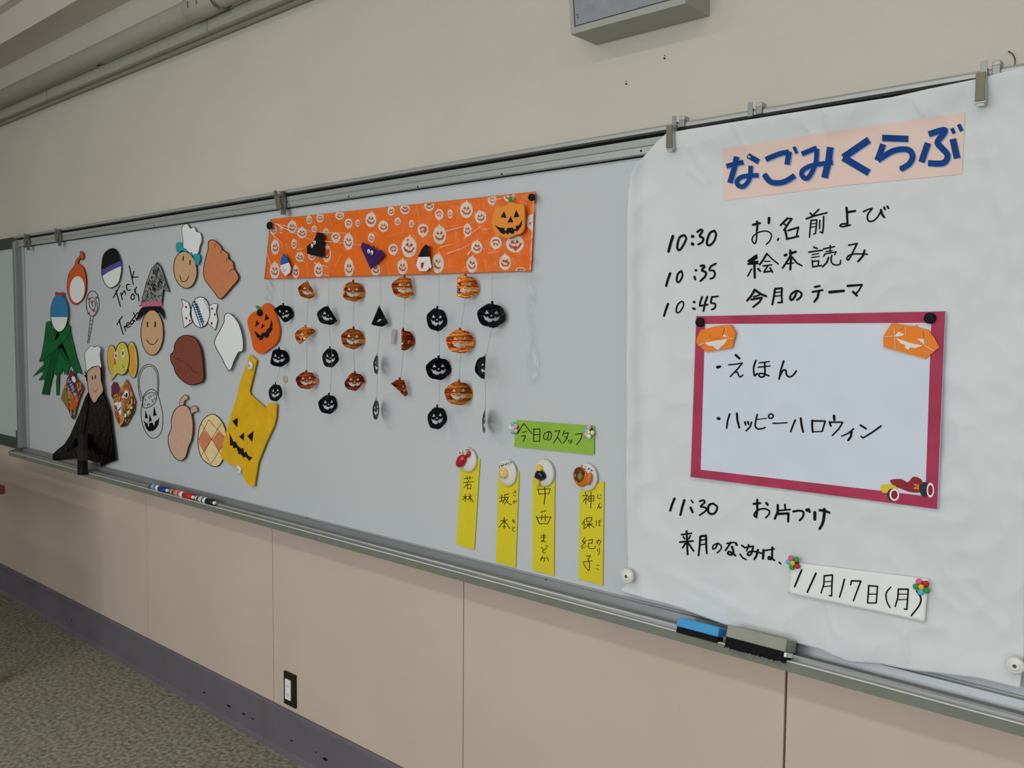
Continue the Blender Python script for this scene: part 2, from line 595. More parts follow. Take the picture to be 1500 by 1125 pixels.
# rail screws
for px, py in ((69, 338.3), (147, 331), (226, 330.5), (424, 300), (511, 288), (612, 273.5), (735, 255), (939, 221)):
    c = P(px, py, .0152)
    lathe_y('rail_screw', c, [(.0022, 0), (.002, .001), (.0008, .0012)], M_DARK, wb, 8)
for px, py in ((799.5, 849), (449, 759)):
    lathe_y('rail_screw', P(px, py, .008), [(.0016, 0), (.001, .0015)], M_DARK, wb, 8)

w2 = thing('whiteboard', 'older whiteboard with dark green frame at far left, past the upright bar', 'whiteboard', (-5.2, WALL_Y, Z(-.56)))
box('writing_surface', XL + .3, BX0 - .004, .004, .02, Z(-.50), Z(.34), M_BOARD2, w2)
box('frame_rail', XL + .3, BX0 - .004, -.004, .02, Z(.330), Z(.378), M_GREEN_FR, w2, bev=.002)
box('frame_rail', XL + .3, BX0 - .008, -.012, .02, Z(-.545), Z(-.502), M_GREEN_FR, w2, bev=.002)
box('corner_block', BX0 - .06, BX0 - .008, -.014, .004, Z(-.502), Z(-.462), M_GREEN_FR, w2)

# ---------------------------------------------------------------- rail clips


def clip(cx, label, pad=True):
    t = thing('rail_clip', label, 'clip', (cx, -.02, Z(.37)), 'spring clips hung on the whiteboard rail')
    dx = cx
    box('strap', dx - .005, dx + .004, -.0235, -.0225, Z(.365), Z(.3885), M_STEEL, t, bev=.0003)
    box('strap', dx - .005, dx + .004, -.0225, -.006, Z(.377), Z(.378), M_STEEL, t)
    box('hook', dx + .010, dx + .021, -.024, -.004, Z(.3775), Z(.3865), M_ALU_W, t, bev=.002)
    box('hook', dx + .010, dx + .021, -.0245, -.0205, Z(.366), Z(.380), M_STEEL, t, bev=.001)
    if pad:
        V = []
        for x in (-.0065, .0065):
            for d, z in ((.0235, .372), (.036, .370), (.0385, .350), (.037, .327), (.034, .325), (.0285, .325), (.0235, .331)):
                V.append(Vector((dx + x, -d, Z(z))))
        n = 7
        F_ = [tuple(range(n)), tuple(range(2 * n - 1, n - 1, -1))] + [(i, n + i, n + (i + 1) % n, (i + 1) % n) for i in range(n)]
        mk('clip_body', V, F_, M_ALU_W, t)
        box('pad', dx - .0067, dx + .0060, -.0400, -.0372, Z(.329), Z(.369), M_CLIP, t, bev=.0005)
        box('lip', dx - .005, dx + .005, -.0370, -.033, Z(.3225), Z(.326), M_ALU_W, t)
    return t


clip(P(987.5, 190, .03).x - .004, 'steel rail clip gripping the upper left corner of the poster')
clip(P(1444, 112, .03).x - .004, 'steel rail clip nearest the right edge, gripping the poster top')
clip(P(1098, 170, .03).x - .002, 'small empty rail clip between the two poster clips', pad=False)


def pxslab(name, q, d0, d1, m, par):
    """flat metal piece: outline in photo pixels at depth d0, going back to depth d1"""
    return plate(name, q, d0, d0 - d1, m, par)


hc = thing('rail_clip', 'open metal rail clip above the left end of the orange banner', 'clip', (P(409, 292, .02).x, -.02, Z(.37)), 'spring clips hung on the whiteboard rail')
pxslab('strap', [(401.3, 279), (404.3, 278.5), (404.8, 287), (401.6, 288)], .024, .0225, M_STEEL, hc)
pxslab('cross_piece', [(402, 286), (414, 283.5), (414, 286.5), (402, 289)], .026, .004, M_STEEL, hc)
pxslab('plate', [(401.3, 287.5), (408.6, 286), (412.3, 304.5), (408, 307), (405.3, 306)], .034, .0318, M_CLIP, hc)
pxslab('prong', [(411.6, 280), (414.6, 279.6), (415.3, 314.5), (411.8, 314)], .0300, .0215, M_STEEL, hc)
pxslab('prong_foot', [(410, 306.5), (411.6, 306), (412.4, 314.5), (410.4, 314)], .0290, .0270, M_GREYP, hc)
pxslab('prong_head', [(410, 281), (415.8, 279.8), (415.8, 281.6), (410, 282.8)], .0302, .006, M_STEEL, hc)
for (px, py, lb) in ((85, 345, 'open metal rail clip second from the left end of the rail'), (39.5, 352, 'open metal rail clip at the left end beside the upright bar')):
    c_ = copy_tree(hc)
    c_['label'] = lb
    c_.location.x = P(px, py, .02).x

# ---------------------------------------------------------------- marker drawings on the board
CA, CB, CC, CD, CE = (0, 300, 6.25), (0, 460, 6.25), (140, 320, 6.25), (140, 470, 6.25), (200, 560, 6.25)
M_RED = mat('red_marker', (190, 45, 60), 0.5)
M_BLUEM = mat('blue_marker', (35, 90, 160), 0.5)
DB = .0006
lab(ink('handwriting', strokes('11|162,725 225,610;11|185,660 228,808;11|230,680 245,745;11|236,705 258,668;11|262,660 275,695;11|248,625 250,627;11~312,603 285,608 285,640 300,660 318,652;11|308,435 345,605;11|350,485 335,548;11|333,540 390,535', CC), DB, M_INK, wb), 'slanted handwriting Trick in black marker')
lab(ink('handwriting', strokes('11~343,688 325,712 328,738 350,737 354,705 340,690;11|355,650 375,702;11~358,675 365,645 375,628;11|388,690 398,758;12|405,798 406,800', CC), DB, M_INK, wb), 'word or! in black marker')
lab(ink('handwriting', strokes('11|195,970 245,895;11|215,930 252,1062;11|262,985 275,1030;11|266,1000 285,975;10~287,985 308,968 302,952 285,962 290,1000 318,985;10~340,932 320,945 325,970 345,955 350,930 360,945;11|345,860 378,935;11|335,925 385,862', CC), DB, M_INK, wb), 'word Treat in black marker')
# lolly drawing
st = [(1.1, ell(848 / 6.25, 300 + 905 / 6.25, 60 / 6.25, 117 / 6.25, 30)[i:i + 2] if i < 29 else [ell(848 / 6.25, 300 + 905 / 6.25, 60 / 6.25, 117 / 6.25, 30)[29], ell(848 / 6.25, 300 + 905 / 6.25, 60 / 6.25, 117 / 6.25, 30)[0]]) for i in range(30)]
st += strokes('6~850,930 843,905 858,880 872,900 870,940 850,962 825,940 815,895 830,855 850,850 880,880 890,960 855,1020', CA)
st += strokes('5|840,818 841,820;5|893,900 894,901;5|800,938 801,940;5|883,972 884,973;5|836,970 837,971', CA)
st += strokes('6|828,30 802,268;6|856,20 812,268;5|830,55 850,60;5|826,95 846,100;5|823,130 840,133;5|818,165 834,168;5|815,200 828,203;5|810,232 822,236', CB)
lab(ink('lollipop_drawing', st, DB, M_INK, wb), 'swirl lollipop drawn in black marker')
st = []
for x, y in ((813, 860), (885, 850), (838, 890), (860, 970), (812, 995)):
    st += strokes(f'5|{x-10},{y-12} {x+8},{y+12};5|{x+8},{y-12} {x-8},{y+12};5|{x-12},{y} {x+12},{y}', CA)
lab(ink('red_stars', st, DB + .0002, M_RED, wb), 'red stars on the lollipop drawing')
# bucket drawing
st = strokes('6~415,735 392,620 392,510 430,425 490,398 550,430 578,520 573,680;5~425,705 402,600 408,510 440,440 495,415 545,450 566,530 565,660', CD)
st += strokes('6~430,742 440,680 500,628 560,655 600,780 617,900 600,1020 550,1070 500,1065 440,980 415,850 430,742;6~430,762 445,692 500,658 550,665 558,705 540,755 490,790 440,795 430,762', CD)
for x, y in ((455, 722), (490, 705), (505, 690), (533, 682), (545, 712), (525, 740), (520, 725), (490, 762), (475, 770), (448, 760)):
    st += strokes(f'3|{x-5},{y-8} {x+4},{y-6} {x+5},{y+8} {x-4},{y+6} {x-5},{y-8}', CD)
bd = lab(ink('bucket_drawing', st, DB, M_INK, wb, taper=1), 'pumpkin treat bucket with handle drawn in black marker')
fill('bucket_face', [pts('455,815 480,890 452,895', CD), pts('535,780 558,865 525,872', CD), pts('495,850 515,915 485,925', CD),
                     pts('438,912 460,930 475,936 478,967 488,967 490,936 520,930 530,956 540,956 542,925 570,902 583,885 575,950 550,990 520,1012 512,1000 505,1014 485,1010 460,980', CD)], DB + .0003, M_INK, bd)

# ---------------------------------------------------------------- paper cut-outs on the board
M_TAN = mat('tan_crayon_paper', (214, 172, 130), 0.7, var=0.05, scale=80)
M_ORNG = mat('orange_crayon_paper', (214, 92, 30), 0.7, var=0.06, scale=80)
M_PURP = mat('purple_crayon_paper', (92, 76, 160), 0.7)
M_SKYB = mat('blue_crayon_paper', (48, 130, 178), 0.7)
M_TEAL = mat('teal_crayon_paper', (40, 160, 172), 0.7)
M_PINK = mat('pink_crayon_paper', (206, 110, 140), 0.7)
M_BROWN = mat('brown_crayon_paper', (136, 72, 56), 0.75, var=0.08, scale=90)
M_YEL = mat('yellow_green_crayon', (214, 204, 90), 0.7)
M_AMB = mat('amber_crayon', (232, 166, 66), 0.7)
M_SALM = mat('salmon_crayon_paper', (212, 172, 150), 0.75, var=0.05, scale=80)
M_COP = mat('copper_crayon_paper', (212, 134, 92), 0.75, var=0.05, scale=60)
M_CREAM = mat('cream_crayon_paper', (238, 214, 158), 0.75)
M_FELT = mat('green_felt', (10, 104, 48), 0.9, var=0.12, scale=25, bump=0.3, bscale=300)
D0 = .006     # cut-outs stand a little off the board on magnets
CUT = 'paper cut-outs on the left of the whiteboard'


def outline(p, wd=1.1, d=D0 + .0004, parent=None, name='ink_outline'):
    n = len(p)
    return ink(name, [(wd, [p[i], p[(i + 1) % n]]) for i in range(n)], d, M_INK, parent, taper=1)


def cut(name, label, p, m, d=D0, th=.0016, cat='paper cut-out', line=1.05, back=True):
    c = P(sum(a for a, b in p) / len(p), sum(b for a, b in p) / len(p), d)
    t = thing(name, label, cat, (c.x, 0, c.z), CUT)
    plate('paper', p, d, th, m, t)
    if back:
        k = P(*p[0], d)
        lathe_y('backing_magnet', Vector((c.x, -.0002, c.z)), [(.011, 0), (.011, d - th - .0004)], M_WHITE, t, 16)
    if line:
        outline(p, line, d + .0004, t)
    return t


# orange one with curled stalk
o = cut('paper_cutout', 'orange paper cut-out with curled stalk and pale oval patch', smooth_pts(pts('735,545 770,590 788,680 785,790 755,865 690,915 645,880 616,790 618,680 640,610 680,560 700,500 735,460 730,435 745,425 765,450 765,490 745,505 738,485 718,515 715,540', CA), True, 3), M_ORNG, line=.5)
plate('pale_patch', sc(ell(706, 775, 68, 122, 26, .05), CA), D0 + .0005, .0004, M_CARD, o)
# black / purple / white
p = smooth_pts(pts('950,455 1010,403 1060,410 1095,480 1112,560 1105,640 1080,720 1010,762 960,720 935,650 930,560', CA), True, 3)
o = cut('paper_cutout', 'oval paper cut-out, black above, purple band, white below', p, M_CARD)
plate('black_top', smooth_pts(pts('950,455 1010,403 1060,410 1095,480 1106,530 1020,560 933,600 932,530', CA), True, 3), D0 + .0005, .0003, M_BLACKP, o)
plate('purple_band', pts('1104,512 1110,560 1060,580 1000,610 938,650 931,595 1000,560', CA), D0 + .0008, .0003, M_PURP, o)
# blue / white with red bow
p = sc(ell(543, 992, 80, 172, 30), CA)
o = cut('paper_cutout', 'blue and white oval cut-out with red bow above the green cape', p, M_CARD, d=.010)
plate('blue_top', [q for q in p if q[1] <= 300 + 1030 / 6.25], .0105, .0003, M_SKYB, o)
plate('red_bow', pts('505,795 540,808 580,797 585,838 543,825 505,832', CA), .0112, .0008, mat('red_paper', (168, 50, 66), .7), o)
# green cape
o = thing('felt_cape', 'dark green felt cape with ragged fringe hanging at the far left', 'cape', (-3.9, 0, Z(-.1)), None)
plate('cape_cloth', pts('420,75 455,62 470,130 525,162 580,120 620,75 640,150 700,400 752,555 700,530 690,572 665,500 640,470 612,565 600,520 590,560 575,490 560,555 545,520 535,745 515,745 512,620 520,570 490,540 470,600 445,742 380,735 410,600 350,607 402,535 375,540 388,512 295,577 360,500 400,462 395,430 355,440 375,380 400,250', CB), .006, .0015, M_FELT, o)
plate('fold', pts('560,170 635,95 640,160 600,230 500,330 440,385 375,430 380,400 470,300', CB), .0088, .0015, M_FELT, o)
plate('fold', pts('470,130 525,160 500,250 480,330 420,560 405,640 385,730 440,735 470,600 520,420 545,330 560,300 640,440 640,470 600,430 560,380', CB), .0074, .0012, mat('green_felt_darker', (8, 82, 40), .9), o)  # overlay strip in a darker green
# hat and tan face
hatp = pts('565,400 600,450 630,540 675,672 620,650 605,765 415,800 430,720 460,600 510,460', CC)
fp = sc(ell(517, 1045, 103, 207, 32), CC)
o = cut('paper_cutout', 'tan smiling paper face wearing a scribbled black witch hat', fp, M_TAN)
plate('hat_cone', hatp, D0 + .0012, .0008, mat('scribble_paper', (150, 152, 150), .7), o)
st = []
rnd = random.Random(3)


def inside(q, poly):
    r = False
    for i in range(len(poly)):
        a, b = poly[i], poly[i - 1]
        if (a[1] > q[1]) != (b[1] > q[1]) and q[0] < (b[0] - a[0]) * (q[1] - a[1]) / (b[1] - a[1]) + a[0]:
            r = not r
    return r


for i in range(420):
    x, y = rnd.uniform(205, 248), rnd.uniform(384, 448)
    an = rnd.choice((1.1, 2.0, -1.2, 0.6)) + rnd.uniform(-.25, .25)
    L = rnd.uniform(3, 7)
    q = (x + L * math.cos(an), y + L * math.sin(an))
    if inside((x, y), hatp) and inside(q, hatp):
        st.append((.6, [(x, y), q]))
ink('hat_scribble', st, D0 + .0016, M_INK, o)
outline(hatp, .8, D0 + .0017, o)
plate('hat_band', pts('428,768 605,752 606,800 420,820', CC), D0 + .0020, .0004, M_PINK, o)
plate('hat_brim', smooth_pts(pts('412,825 500,805 603,815 632,928 590,868 515,838 440,875 372,937', CC), True, 3), D0 + .0026, .0008, M_BLACKP, o)
ink('face_lines', strokes('12|475,950 475,990;12|545,950 545,990;7~465,1110 500,1150 540,1148 570,1105', CC), D0 + .0006, M_INK, o)
# elephant
o = cut('paper_cutout', 'yellow paper elephant head with orange-lined ears', sc(ell(242, 345, 66, 152, 30), CD), M_YEL, d=.0075)
for (cx_, cy_, rx_, ry_) in ((152, 360, 42, 140), (336, 357, 47, 166)):
    q = sc(ell(cx_, cy_, rx_, ry_, 26, -.05), CD)
    e_ = plate('ear', q, .006, .001, M_YEL, o)
    outline(q, .7, .0063, e_)
    plate('ear_lining', sc(ell(cx_, cy_ + 5, rx_ * .68, ry_ * .82, 24, -.05), CD), .0064, .0003, M_AMB, e_)
plate('trunk', smooth_pts(pts('185,400 225,480 195,480 140,548 132,525 165,470 165,420', CD), True, 3), .0085, .0008, M_YEL, o)
fill('eye', [sc(ell(186, 318, 14, 36, 14), CD)], .0080, M_CARD, o)
fill('eye', [sc(ell(252, 300, 15, 40, 14), CD)], .0080, M_CARD, o)
ink('face_lines', strokes('13|186,310 186,328;13|250,285 250,310;4~248,400 250,425 262,428', CD), .0083, M_INK, o)
# chef face with cape
fp = smooth_pts(pts('800,530 850,484 915,485 925,600 945,700 905,760 862,815 818,740 800,620', CB), True, 3)
o = cut('paper_cutout', 'tan paper face under a tall white chef hat, above the black cape', fp, M_SALM, d=.0165)
plate('hat', smooth_pts(pts('798,525 782,440 775,360 800,325 830,290 865,303 895,290 922,320 915,362 920,430 925,492 860,482', CB), True, 3), .0168, .0012, M_CARD, o)
outline(smooth_pts(pts('798,525 782,440 775,360 800,325 830,290 865,303 895,290 922,320 915,362 920,430 925,492 860,482', CB), True, 3), .6, .0172, o)
plate('hair', pts('770,518 800,545 798,560 808,640 785,600 790,590 768,560 782,555', CB), .0150, .0008, M_BLACKP, o)
plate('hair', pts('918,445 935,490 938,620 925,600', CB), .0150, .0008, M_BLACKP, o)
ink('face_lines', strokes('11|846,572 846,600;11|873,562 873,590;4~848,695 868,712 885,700 895,680', CB), .0170, M_INK, o)
# black plastic cape
o = thing('plastic_cape', 'black glossy plastic cape hanging over the tray at the left', 'cape', (-3.7, 0, Z(-.5)))
cape = pts('805,715 862,815 945,710 1005,890 1015,1000 1060,1340 985,1365 920,1400 912,1345 895,1362 800,1335 700,1325 600,1330 480,1345 482,1285 520,1245 590,1190 640,1110 730,900 775,770', CB)
plate('cape_sheet', cape, .015, .0012, M_BLACKG, o)
for q in ('805,720 800,900 760,1120 700,1320 640,1320 720,1000 770,800', '940,720 1000,890 1012,1000 1050,1330 960,1370 960,1100 900,850', '590,1190 700,1140 730,1200 600,1260 500,1300 520,1250'):
    plate('pleat', pts(q, CB), .0172, .0015, M_BLACKG, o)
V, Fc = [], []
prof = [(560, .018), (700, .019), (900, .02), (1100, .022), (1250, .034), (1310, .055), (1345, .0655), (1400, .067), (1473, .066)]
prof = [(y + (0 if i else 0), d) for i, (y, d) in enumerate(prof)][3:]
for i, (y, d) in enumerate(prof):
    xl, xr = (730, 800) if y < 1200 else (708, 803)
    for x in (xl, (xl + xr) / 2, xr):
        V.append(P(x / 6.25, 460 + y / 6.25, d + (.0015 if x not in (xl, xr) else 0)))
n = len(prof)
for i in range(n - 1):
    for k in (0, 1):
        a = i * 3 + k
        Fc.append((a, a + 3, a + 4, a + 1))
V += [v + Vector((0, .0008, 0)) for v in V]
Fc += [tuple(n * 3 + k for k in reversed(f)) for f in Fc[:]]
mk('hanging_strip', V, Fc, M_BLACKG, o)


# snack wrappers
def multi(name, cols, scale):
    m = bpy.data.materials.new(name)
    m.use_nodes = True
    nt = m.node_tree
    b = nt.nodes['Principled BSDF']
    tc = nt.nodes.new('ShaderNodeTexCoord')
    v = nt.nodes.new('ShaderNodeTexVoronoi')
    v.inputs['Scale'].default_value = scale
    nt.links.new(tc.outputs['Object'], v.inputs['Vector'])
    r = nt.nodes.new('ShaderNodeValToRGB')
    r.color_ramp.interpolation = 'CONSTANT'
    while len(r.color_ramp.elements) < len(cols):
        r.color_ramp.elements.new(0.5)
    for i, c in enumerate(cols):
        r.color_ramp.elements[i].position = i / len(cols)
        r.color_ramp.elements[i].color = (*lin(c), 1)
    sp = nt.nodes.new('ShaderNodeSeparateColor')
    nt.links.new(v.outputs['Color'], sp.inputs[0])
    nt.links.new(sp.outputs[0], r.inputs[0])
    nt.links.new(r.outputs[0], b.inputs['Base Color'])
    b.inputs['Roughness'].default_value = 0.3
    return m


M_SN1 = multi('snack_print_warm', [(190, 70, 30), (150, 90, 40), (214, 110, 40), (120, 40, 40), (200, 160, 90)], 90)
M_SN2 = multi('snack_print_dark', [(30, 24, 22), (20, 18, 20), (50, 40, 26), (34, 24, 20), (190, 150, 70)], 80)
M_PLUM = mat('plum_print', (110, 30, 66), .35, var=.15, scale=60)
M_OLIVE = mat('olive_print', (136, 118, 50), .35, var=.2, scale=60)
M_GOLD = mat('gold_print', (206, 150, 50), .35, var=.1, scale=60)
M_NAVY = mat('navy_print', (44, 44, 110), .35)
K1, K2 = (80, 530, 12.5), (150, 550, 12.5)
p = pts('285,160 300,140 395,300 440,360 490,420 520,490 440,690 385,880 345,1065 300,1020 245,880 200,810 110,680 130,600 180,430', K1)
o = cut('snack_wrapper', 'torn diamond-shaped snack wrapper piece left of the black cape', p, M_SN1, line=0, cat='wrapper', d=.012)
plate('plum_print', pts('285,160 300,140 395,300 440,360 490,420 520,490 430,640 380,520 215,350', K1), .0124, .0003, M_PLUM, o)
plate('olive_print', pts('180,460 250,620 250,800 200,800 115,675 130,600', K1), .0124, .0003, M_OLIVE, o)
plate('black_print', pts('250,850 385,885 345,1060 300,1015', K1), .0124, .0003, M_SN2, o)
plate('logo_ground', pts('255,300 290,310 410,570 345,650 215,370', K1), .0127, .0002, M_NAVY, o)
ink('logo_lettering', strokes('16|235,355 265,325;16|225,375 250,345;14|240,330 262,372;14|275,375 300,352;14|282,430 320,400;12|290,405 312,440;13|300,480 340,440;13|330,455 345,480 315,510;14|325,545 360,500;12~345,520 365,530 370,555 345,570;14|355,625 400,585;14|345,600 385,560;12|350,565 395,600', K1), .0131, M_CARD, o)
fill('ghost_print', [sc(ell(350, 320, 34, 60, 16, -.35), K1)], .0129, M_CARD, o)
fill('tag_print', [pts('400,400 470,375 495,480 430,550', K1)], .0129, M_GOLD, o)
ink('tag_marks', strokes('12|425,400 455,440;12|455,400 440,450;10|430,480 475,450', K1), .0131, M_INK, o)
fill('flame_print', [sc(smooth_pts([(300, 660), (380, 720), (400, 800), (340, 880), (300, 790)], True, 3), K1)], .0127, M_ORNG, o)
p = pts('205,115 245,125 280,200 310,270 370,190 440,65 480,150 520,250 560,360 600,470 580,660 510,790 430,920 340,950 280,880 230,740 210,500 165,380 160,200', K2)
o = cut('snack_wrapper', 'torn V-notched orange and black snack wrapper piece under the elephant', p, M_SN1, line=0, cat='wrapper', d=.008)
plate('plum_print', pts('205,115 245,125 280,200 310,270 290,330 195,430 165,380 160,200', K2), .0084, .0003, M_PLUM, o)
plate('black_print', pts('520,340 560,360 600,470 580,660 510,790 430,920 340,950 300,900 400,760 380,620 470,560', K2), .0084, .0003, M_SN2, o)
fill('tag_print', [pts('200,375 270,330 300,390 230,450', K2), pts('390,150 440,120 475,170 410,240', K2)], .0088, M_GOLD, o)
ink('tag_marks', strokes('10|220,390 240,430;10|250,360 270,410;10|215,405 275,380;10|410,160 425,215;10|440,150 450,190', K2), .0090, M_INK, o)
fill('ghost_print', [sc(ell(435, 350, 45, 75, 16, .1), K2), sc(ell(385, 380, 22, 40, 12, .4), K2), sc(ell(262, 520, 42, 34, 12), K2), pts('270,560 340,460 350,690 320,730 270,620', K2), sc(ell(420, 730, 18, 34, 10, .2), K2), sc(ell(475, 665, 13, 36, 10, .5), K2), sc(ell(522, 580, 16, 32, 10), K2)], .0088, M_CARD, o)
fill('ghost_mouth', [sc(ell(440, 365, 22, 46, 12, .1), K2)], .0090, M_INK, o)
fill('potato_print', [sc(smooth_pts([(300, 900), (370, 820), (355, 740), (395, 750), (390, 830), (330, 920)], True, 3), K2)], .0088, M_AMB, o)
fill('potato_print', [sc(smooth_pts([(480, 560), (520, 500), (515, 430), (545, 420), (550, 500), (505, 590), (440, 610)], True, 3), K2)], .0088, M_AMB, o)
ink('blue_mark', strokes('24|295,640 330,590', K2), .0091, M_BLUEM, o)
# teal-haired chef
p = sc(ell(820, 470, 105, 170, 30, -.1), CC)
o = cut('paper_cutout', 'peach smiling paper face with white chef hat and teal side tufts', p, M_TAN, d=.007)
hp = smooth_pts(pts('803,270 800,200 788,100 805,62 840,50 868,92 900,76 925,122 958,132 972,200 955,250 935,325 880,330 835,292', CC), True, 3)
plate('hat', hp, .0082, .001, M_CARD, o)
outline(hp, .6, .0085, o)
for q in ('735,245 750,218 790,222 798,262 835,285 835,305 790,290 765,312 740,300', '858,318 880,310 890,335 915,322 950,330 955,380 932,428 905,395 895,350'):
    plate('hair_tuft', smooth_pts(pts(q, CC), True, 3), .0094, .001, M_TEAL, o)
ink('face_lines', strokes('11|803,350 800,385;11|865,385 862,420;7~770,520 790,575 830,570 850,530', CC), .0075, M_INK, o)
# fan shape
p = smooth_pts(pts('1035,207 1088,200 1150,262 1160,285 1210,322 1218,368 1255,397 1268,460 1302,512 1305,560 1250,625 1170,718 1130,733 1080,665 1000,560 988,470 1010,350 1030,280', CC), True, 3)
o = cut('paper_cutout', 'copper-brown fan-shaped paper cut-out with scalloped edge', p, M_COP, d=.008)
ink('crease_lines', strokes('4~1100,228 1092,245 1092,265;4~1160,285 1145,300 1145,320;4~1218,362 1200,372 1198,395;4~1265,462 1240,472 1228,492', CC), .0085, M_INK, o)
# candy
cp = sc(ell(960, 858, 86, 140, 32), CC)
o = cut('paper_cutout', 'white paper wrapped candy with blue stripes and red dots', cp, M_CARD, d=.0045)
for q in ('785,738 850,770 868,830 862,880 885,945 850,970 808,1000 795,900 790,880 785,830 802,800', '1038,800 1080,778 1117,782 1103,850 1118,930 1095,1022 1060,985 1028,960 1045,880'):
    q = pts(q, CC)
    plate('wrapper_wing', q, .0042, .001, M_CARD, o)
    outline(q, .7, .0046, o)
st = strokes('12|905,760 985,990;10|890,790 960,985;10|925,780 990,960', CC)
for i in range(9):
    st += strokes(f'6|{885+i*9},{770+i*22} {925+i*9},{762+i*22}', CC)
for i in range(8):
    st += strokes(f'5|{985+i*8},{745+i*16} {1005+i*6},{740+i*16}', CC)
ink('blue_stripes', st, .0050, M_BLUEM, o)
ink('red_dots', strokes('17|826,808 829,814;16|830,910 832,918;15|862,932 863,938;16|1065,822 1067,830;16|1090,875 1091,884;17|1062,955 1063,965', CC), .0050, M_RED, o)
# brown potato
p = smooth_pts(pts('835,132 900,150 950,220 975,320 985,420 990,510 975,560 930,575 880,588 810,560 740,490 715,420 690,370 686,310 715,280 725,210 770,150', CD), True, 3)
o = cut('paper_cutout', 'chestnut brown lumpy paper cut-out in the middle of the group', p, M_BROWN, d=.011)
ink('crease_lines', strokes('4~735,345 760,345 780,372 800,368;4~825,400 850,405 870,425 890,460 935,478', CD), .0114, M_INK, o)
# toast
p = smooth_pts(pts('1175,950 1180,890 1212,866 1250,885 1310,960 1345,1080 1352,1180 1338,1222 1308,1225 1265,1310 1222,1400 1150,1265 1085,1140 1130,1040', CC), True, 2)
o = cut('paper_cutout', 'plain white slice-of-bread paper cut-out beside the orange pumpkin', p, M_CARD, d=.012)
# two-eared oval
p = smooth_pts(pts('430,210 480,240 510,330 516,430 502,530 475,590 450,680 405,717 350,690 300,600 290,500 318,420 320,330 360,240', CE), True, 3)
o = cut('paper_cutout', 'salmon paper animal head with two rounded ears', p, M_SALM, d=.009)
for q in ('395,215 400,160 440,115 465,125 468,155 440,168 425,215', '488,285 498,232 540,215 560,265 530,270 502,295'):
    q = smooth_pts(pts(q, CE), True, 3)
    plate('ear', q, .0085, .001, M_SALM, o)
    outline(q, .7, .0088, o)
# lattice oval
p = smooth_pts(pts('680,293 740,312 795,385 818,470 820,600 775,735 720,772 650,742 590,680 562,560 572,430 612,340', CE), True, 3)
o = cut('paper_cutout', 'cream oval cut-out with orange lattice, tucked beside the yellow bag', p, M_CREAM, d=.0045)
fill('diamond', [pts('566,525 620,440 688,525 625,640', CE)], .0050, M_COP, o)
fill('diamond', [pts('690,525 748,450 805,500 795,590 750,632', CE)], .0050, M_COP, o)
ink('lattice_lines', strokes('4|590,380 690,525 800,700;4|660,345 566,525;4|660,345 805,500;4|775,375 592,672;4|566,545 680,750;4|810,540 680,750', CE), .0053, M_BROWN, o)

# ---------------------------------------------------------------- yellow bag
M_BAG = mat('yellow_nonwoven', (228, 178, 22), 0.75, var=0.07, scale=25, bump=0.35, bscale=40)
bg = thing('pumpkin_bag', 'yellow paper bag with black jack-o-lantern face and long handles', 'bag', (P(365, 620, 0).x, 0, P(365, 620, 0).z))
plate('bag_body', [(365.6, 519.3), (375.5, 527.6), (370.4, 550), (364.8, 572.4), (366.4, 578), (388.8, 598), (394.4, 590.4), (404.8, 591), (404, 611), (400.8, 624), (388.8, 649.6), (377.6, 678.4), (372, 712.8), (361.6, 708), (356, 697.6), (353.6, 686.4), (337.6, 680), (323.2, 670.4), (326.4, 649.6), (332.8, 627.2), (339.2, 604.8), (347.2, 580.8), (350.4, 563.2), (352.8, 556), (360.8, 534)], .011, .0035, M_BAG, bg)
for q in ('352.8,557 363.5,561 363,562.5 352.3,559', '340,605 351,614 352,616 339.5,607', '346,598 362,606 361,609', '375,635 388,644 387.5,647 374,637.5', '366,579 376,593 373,594', '389,600 401,612 400,614 388,602'):
    plate('crease', pts(q), .0122, .0012, M_BAG, bg)
fill('eye', [pts('875,355 932,318 920,415', CE)], .0116, M_BLACKP, bg)
fill('eye', [pts('1012,492 1072,445 1060,548', CE)], .0116, M_BLACKP, bg)
fill('nose', [pts('938,498 985,458 982,535', CE)], .0116, M_BLACKP, bg)
plate('mouth', pts('850,465 888,545 905,540 925,580 955,605 975,600 985,645 1003,632 1020,672 1062,690 1030,720 1000,680 980,692 955,660 935,658 915,600 885,605 880,580 855,578', CE), .0118, .0006, M_BLACKP, bg)

# ---------------------------------------------------------------- foam pumpkins
M_FOAM = mat('orange_foam', (222, 98, 22), 0.7, var=0.03, bump=0.2, bscale=300)
M_FOAM2 = mat('light_orange_foam', (238, 146, 56), 0.7, var=0.03, bump=0.1, bscale=300)
M_GRN = mat('green_foam', (60, 150, 50), 0.7)
KP = (340, 420, 10.23)
pk = thing('foam_pumpkin', 'large tilted orange foam pumpkin left of the hanging foil pumpkins', 'pumpkin decoration', (P(385, 480, 0).x, 0, P(385, 480, 0).z))
plate('body', smooth_pts(pts('430,330 470,265 520,245 590,290 640,400 690,560 705,650 690,780 640,870 560,930 480,990 400,1000 340,950 310,900 280,740 230,560 240,470 290,400 370,360', KP), True, 3), .010, .005, M_FOAM, pk)
plate('stem', pts('338,290 372,280 428,345 400,358', KP), .0125, .003, M_GRN, pk)
for nm, q in (('eye', '365,495 410,555 345,605'), ('eye', '505,400 555,480 485,510'), ('nose', '455,550 490,590 425,635'), ('mouth', '330,665 375,685 395,715 430,725 450,690 500,685 520,640 560,610 570,560 590,490 605,560 600,650 560,700 550,750 510,775 490,750 460,775 455,800 405,798 400,765 375,765')):
    plate(nm, pts(q, KP), .0104, .0004, M_BLACKP, pk)

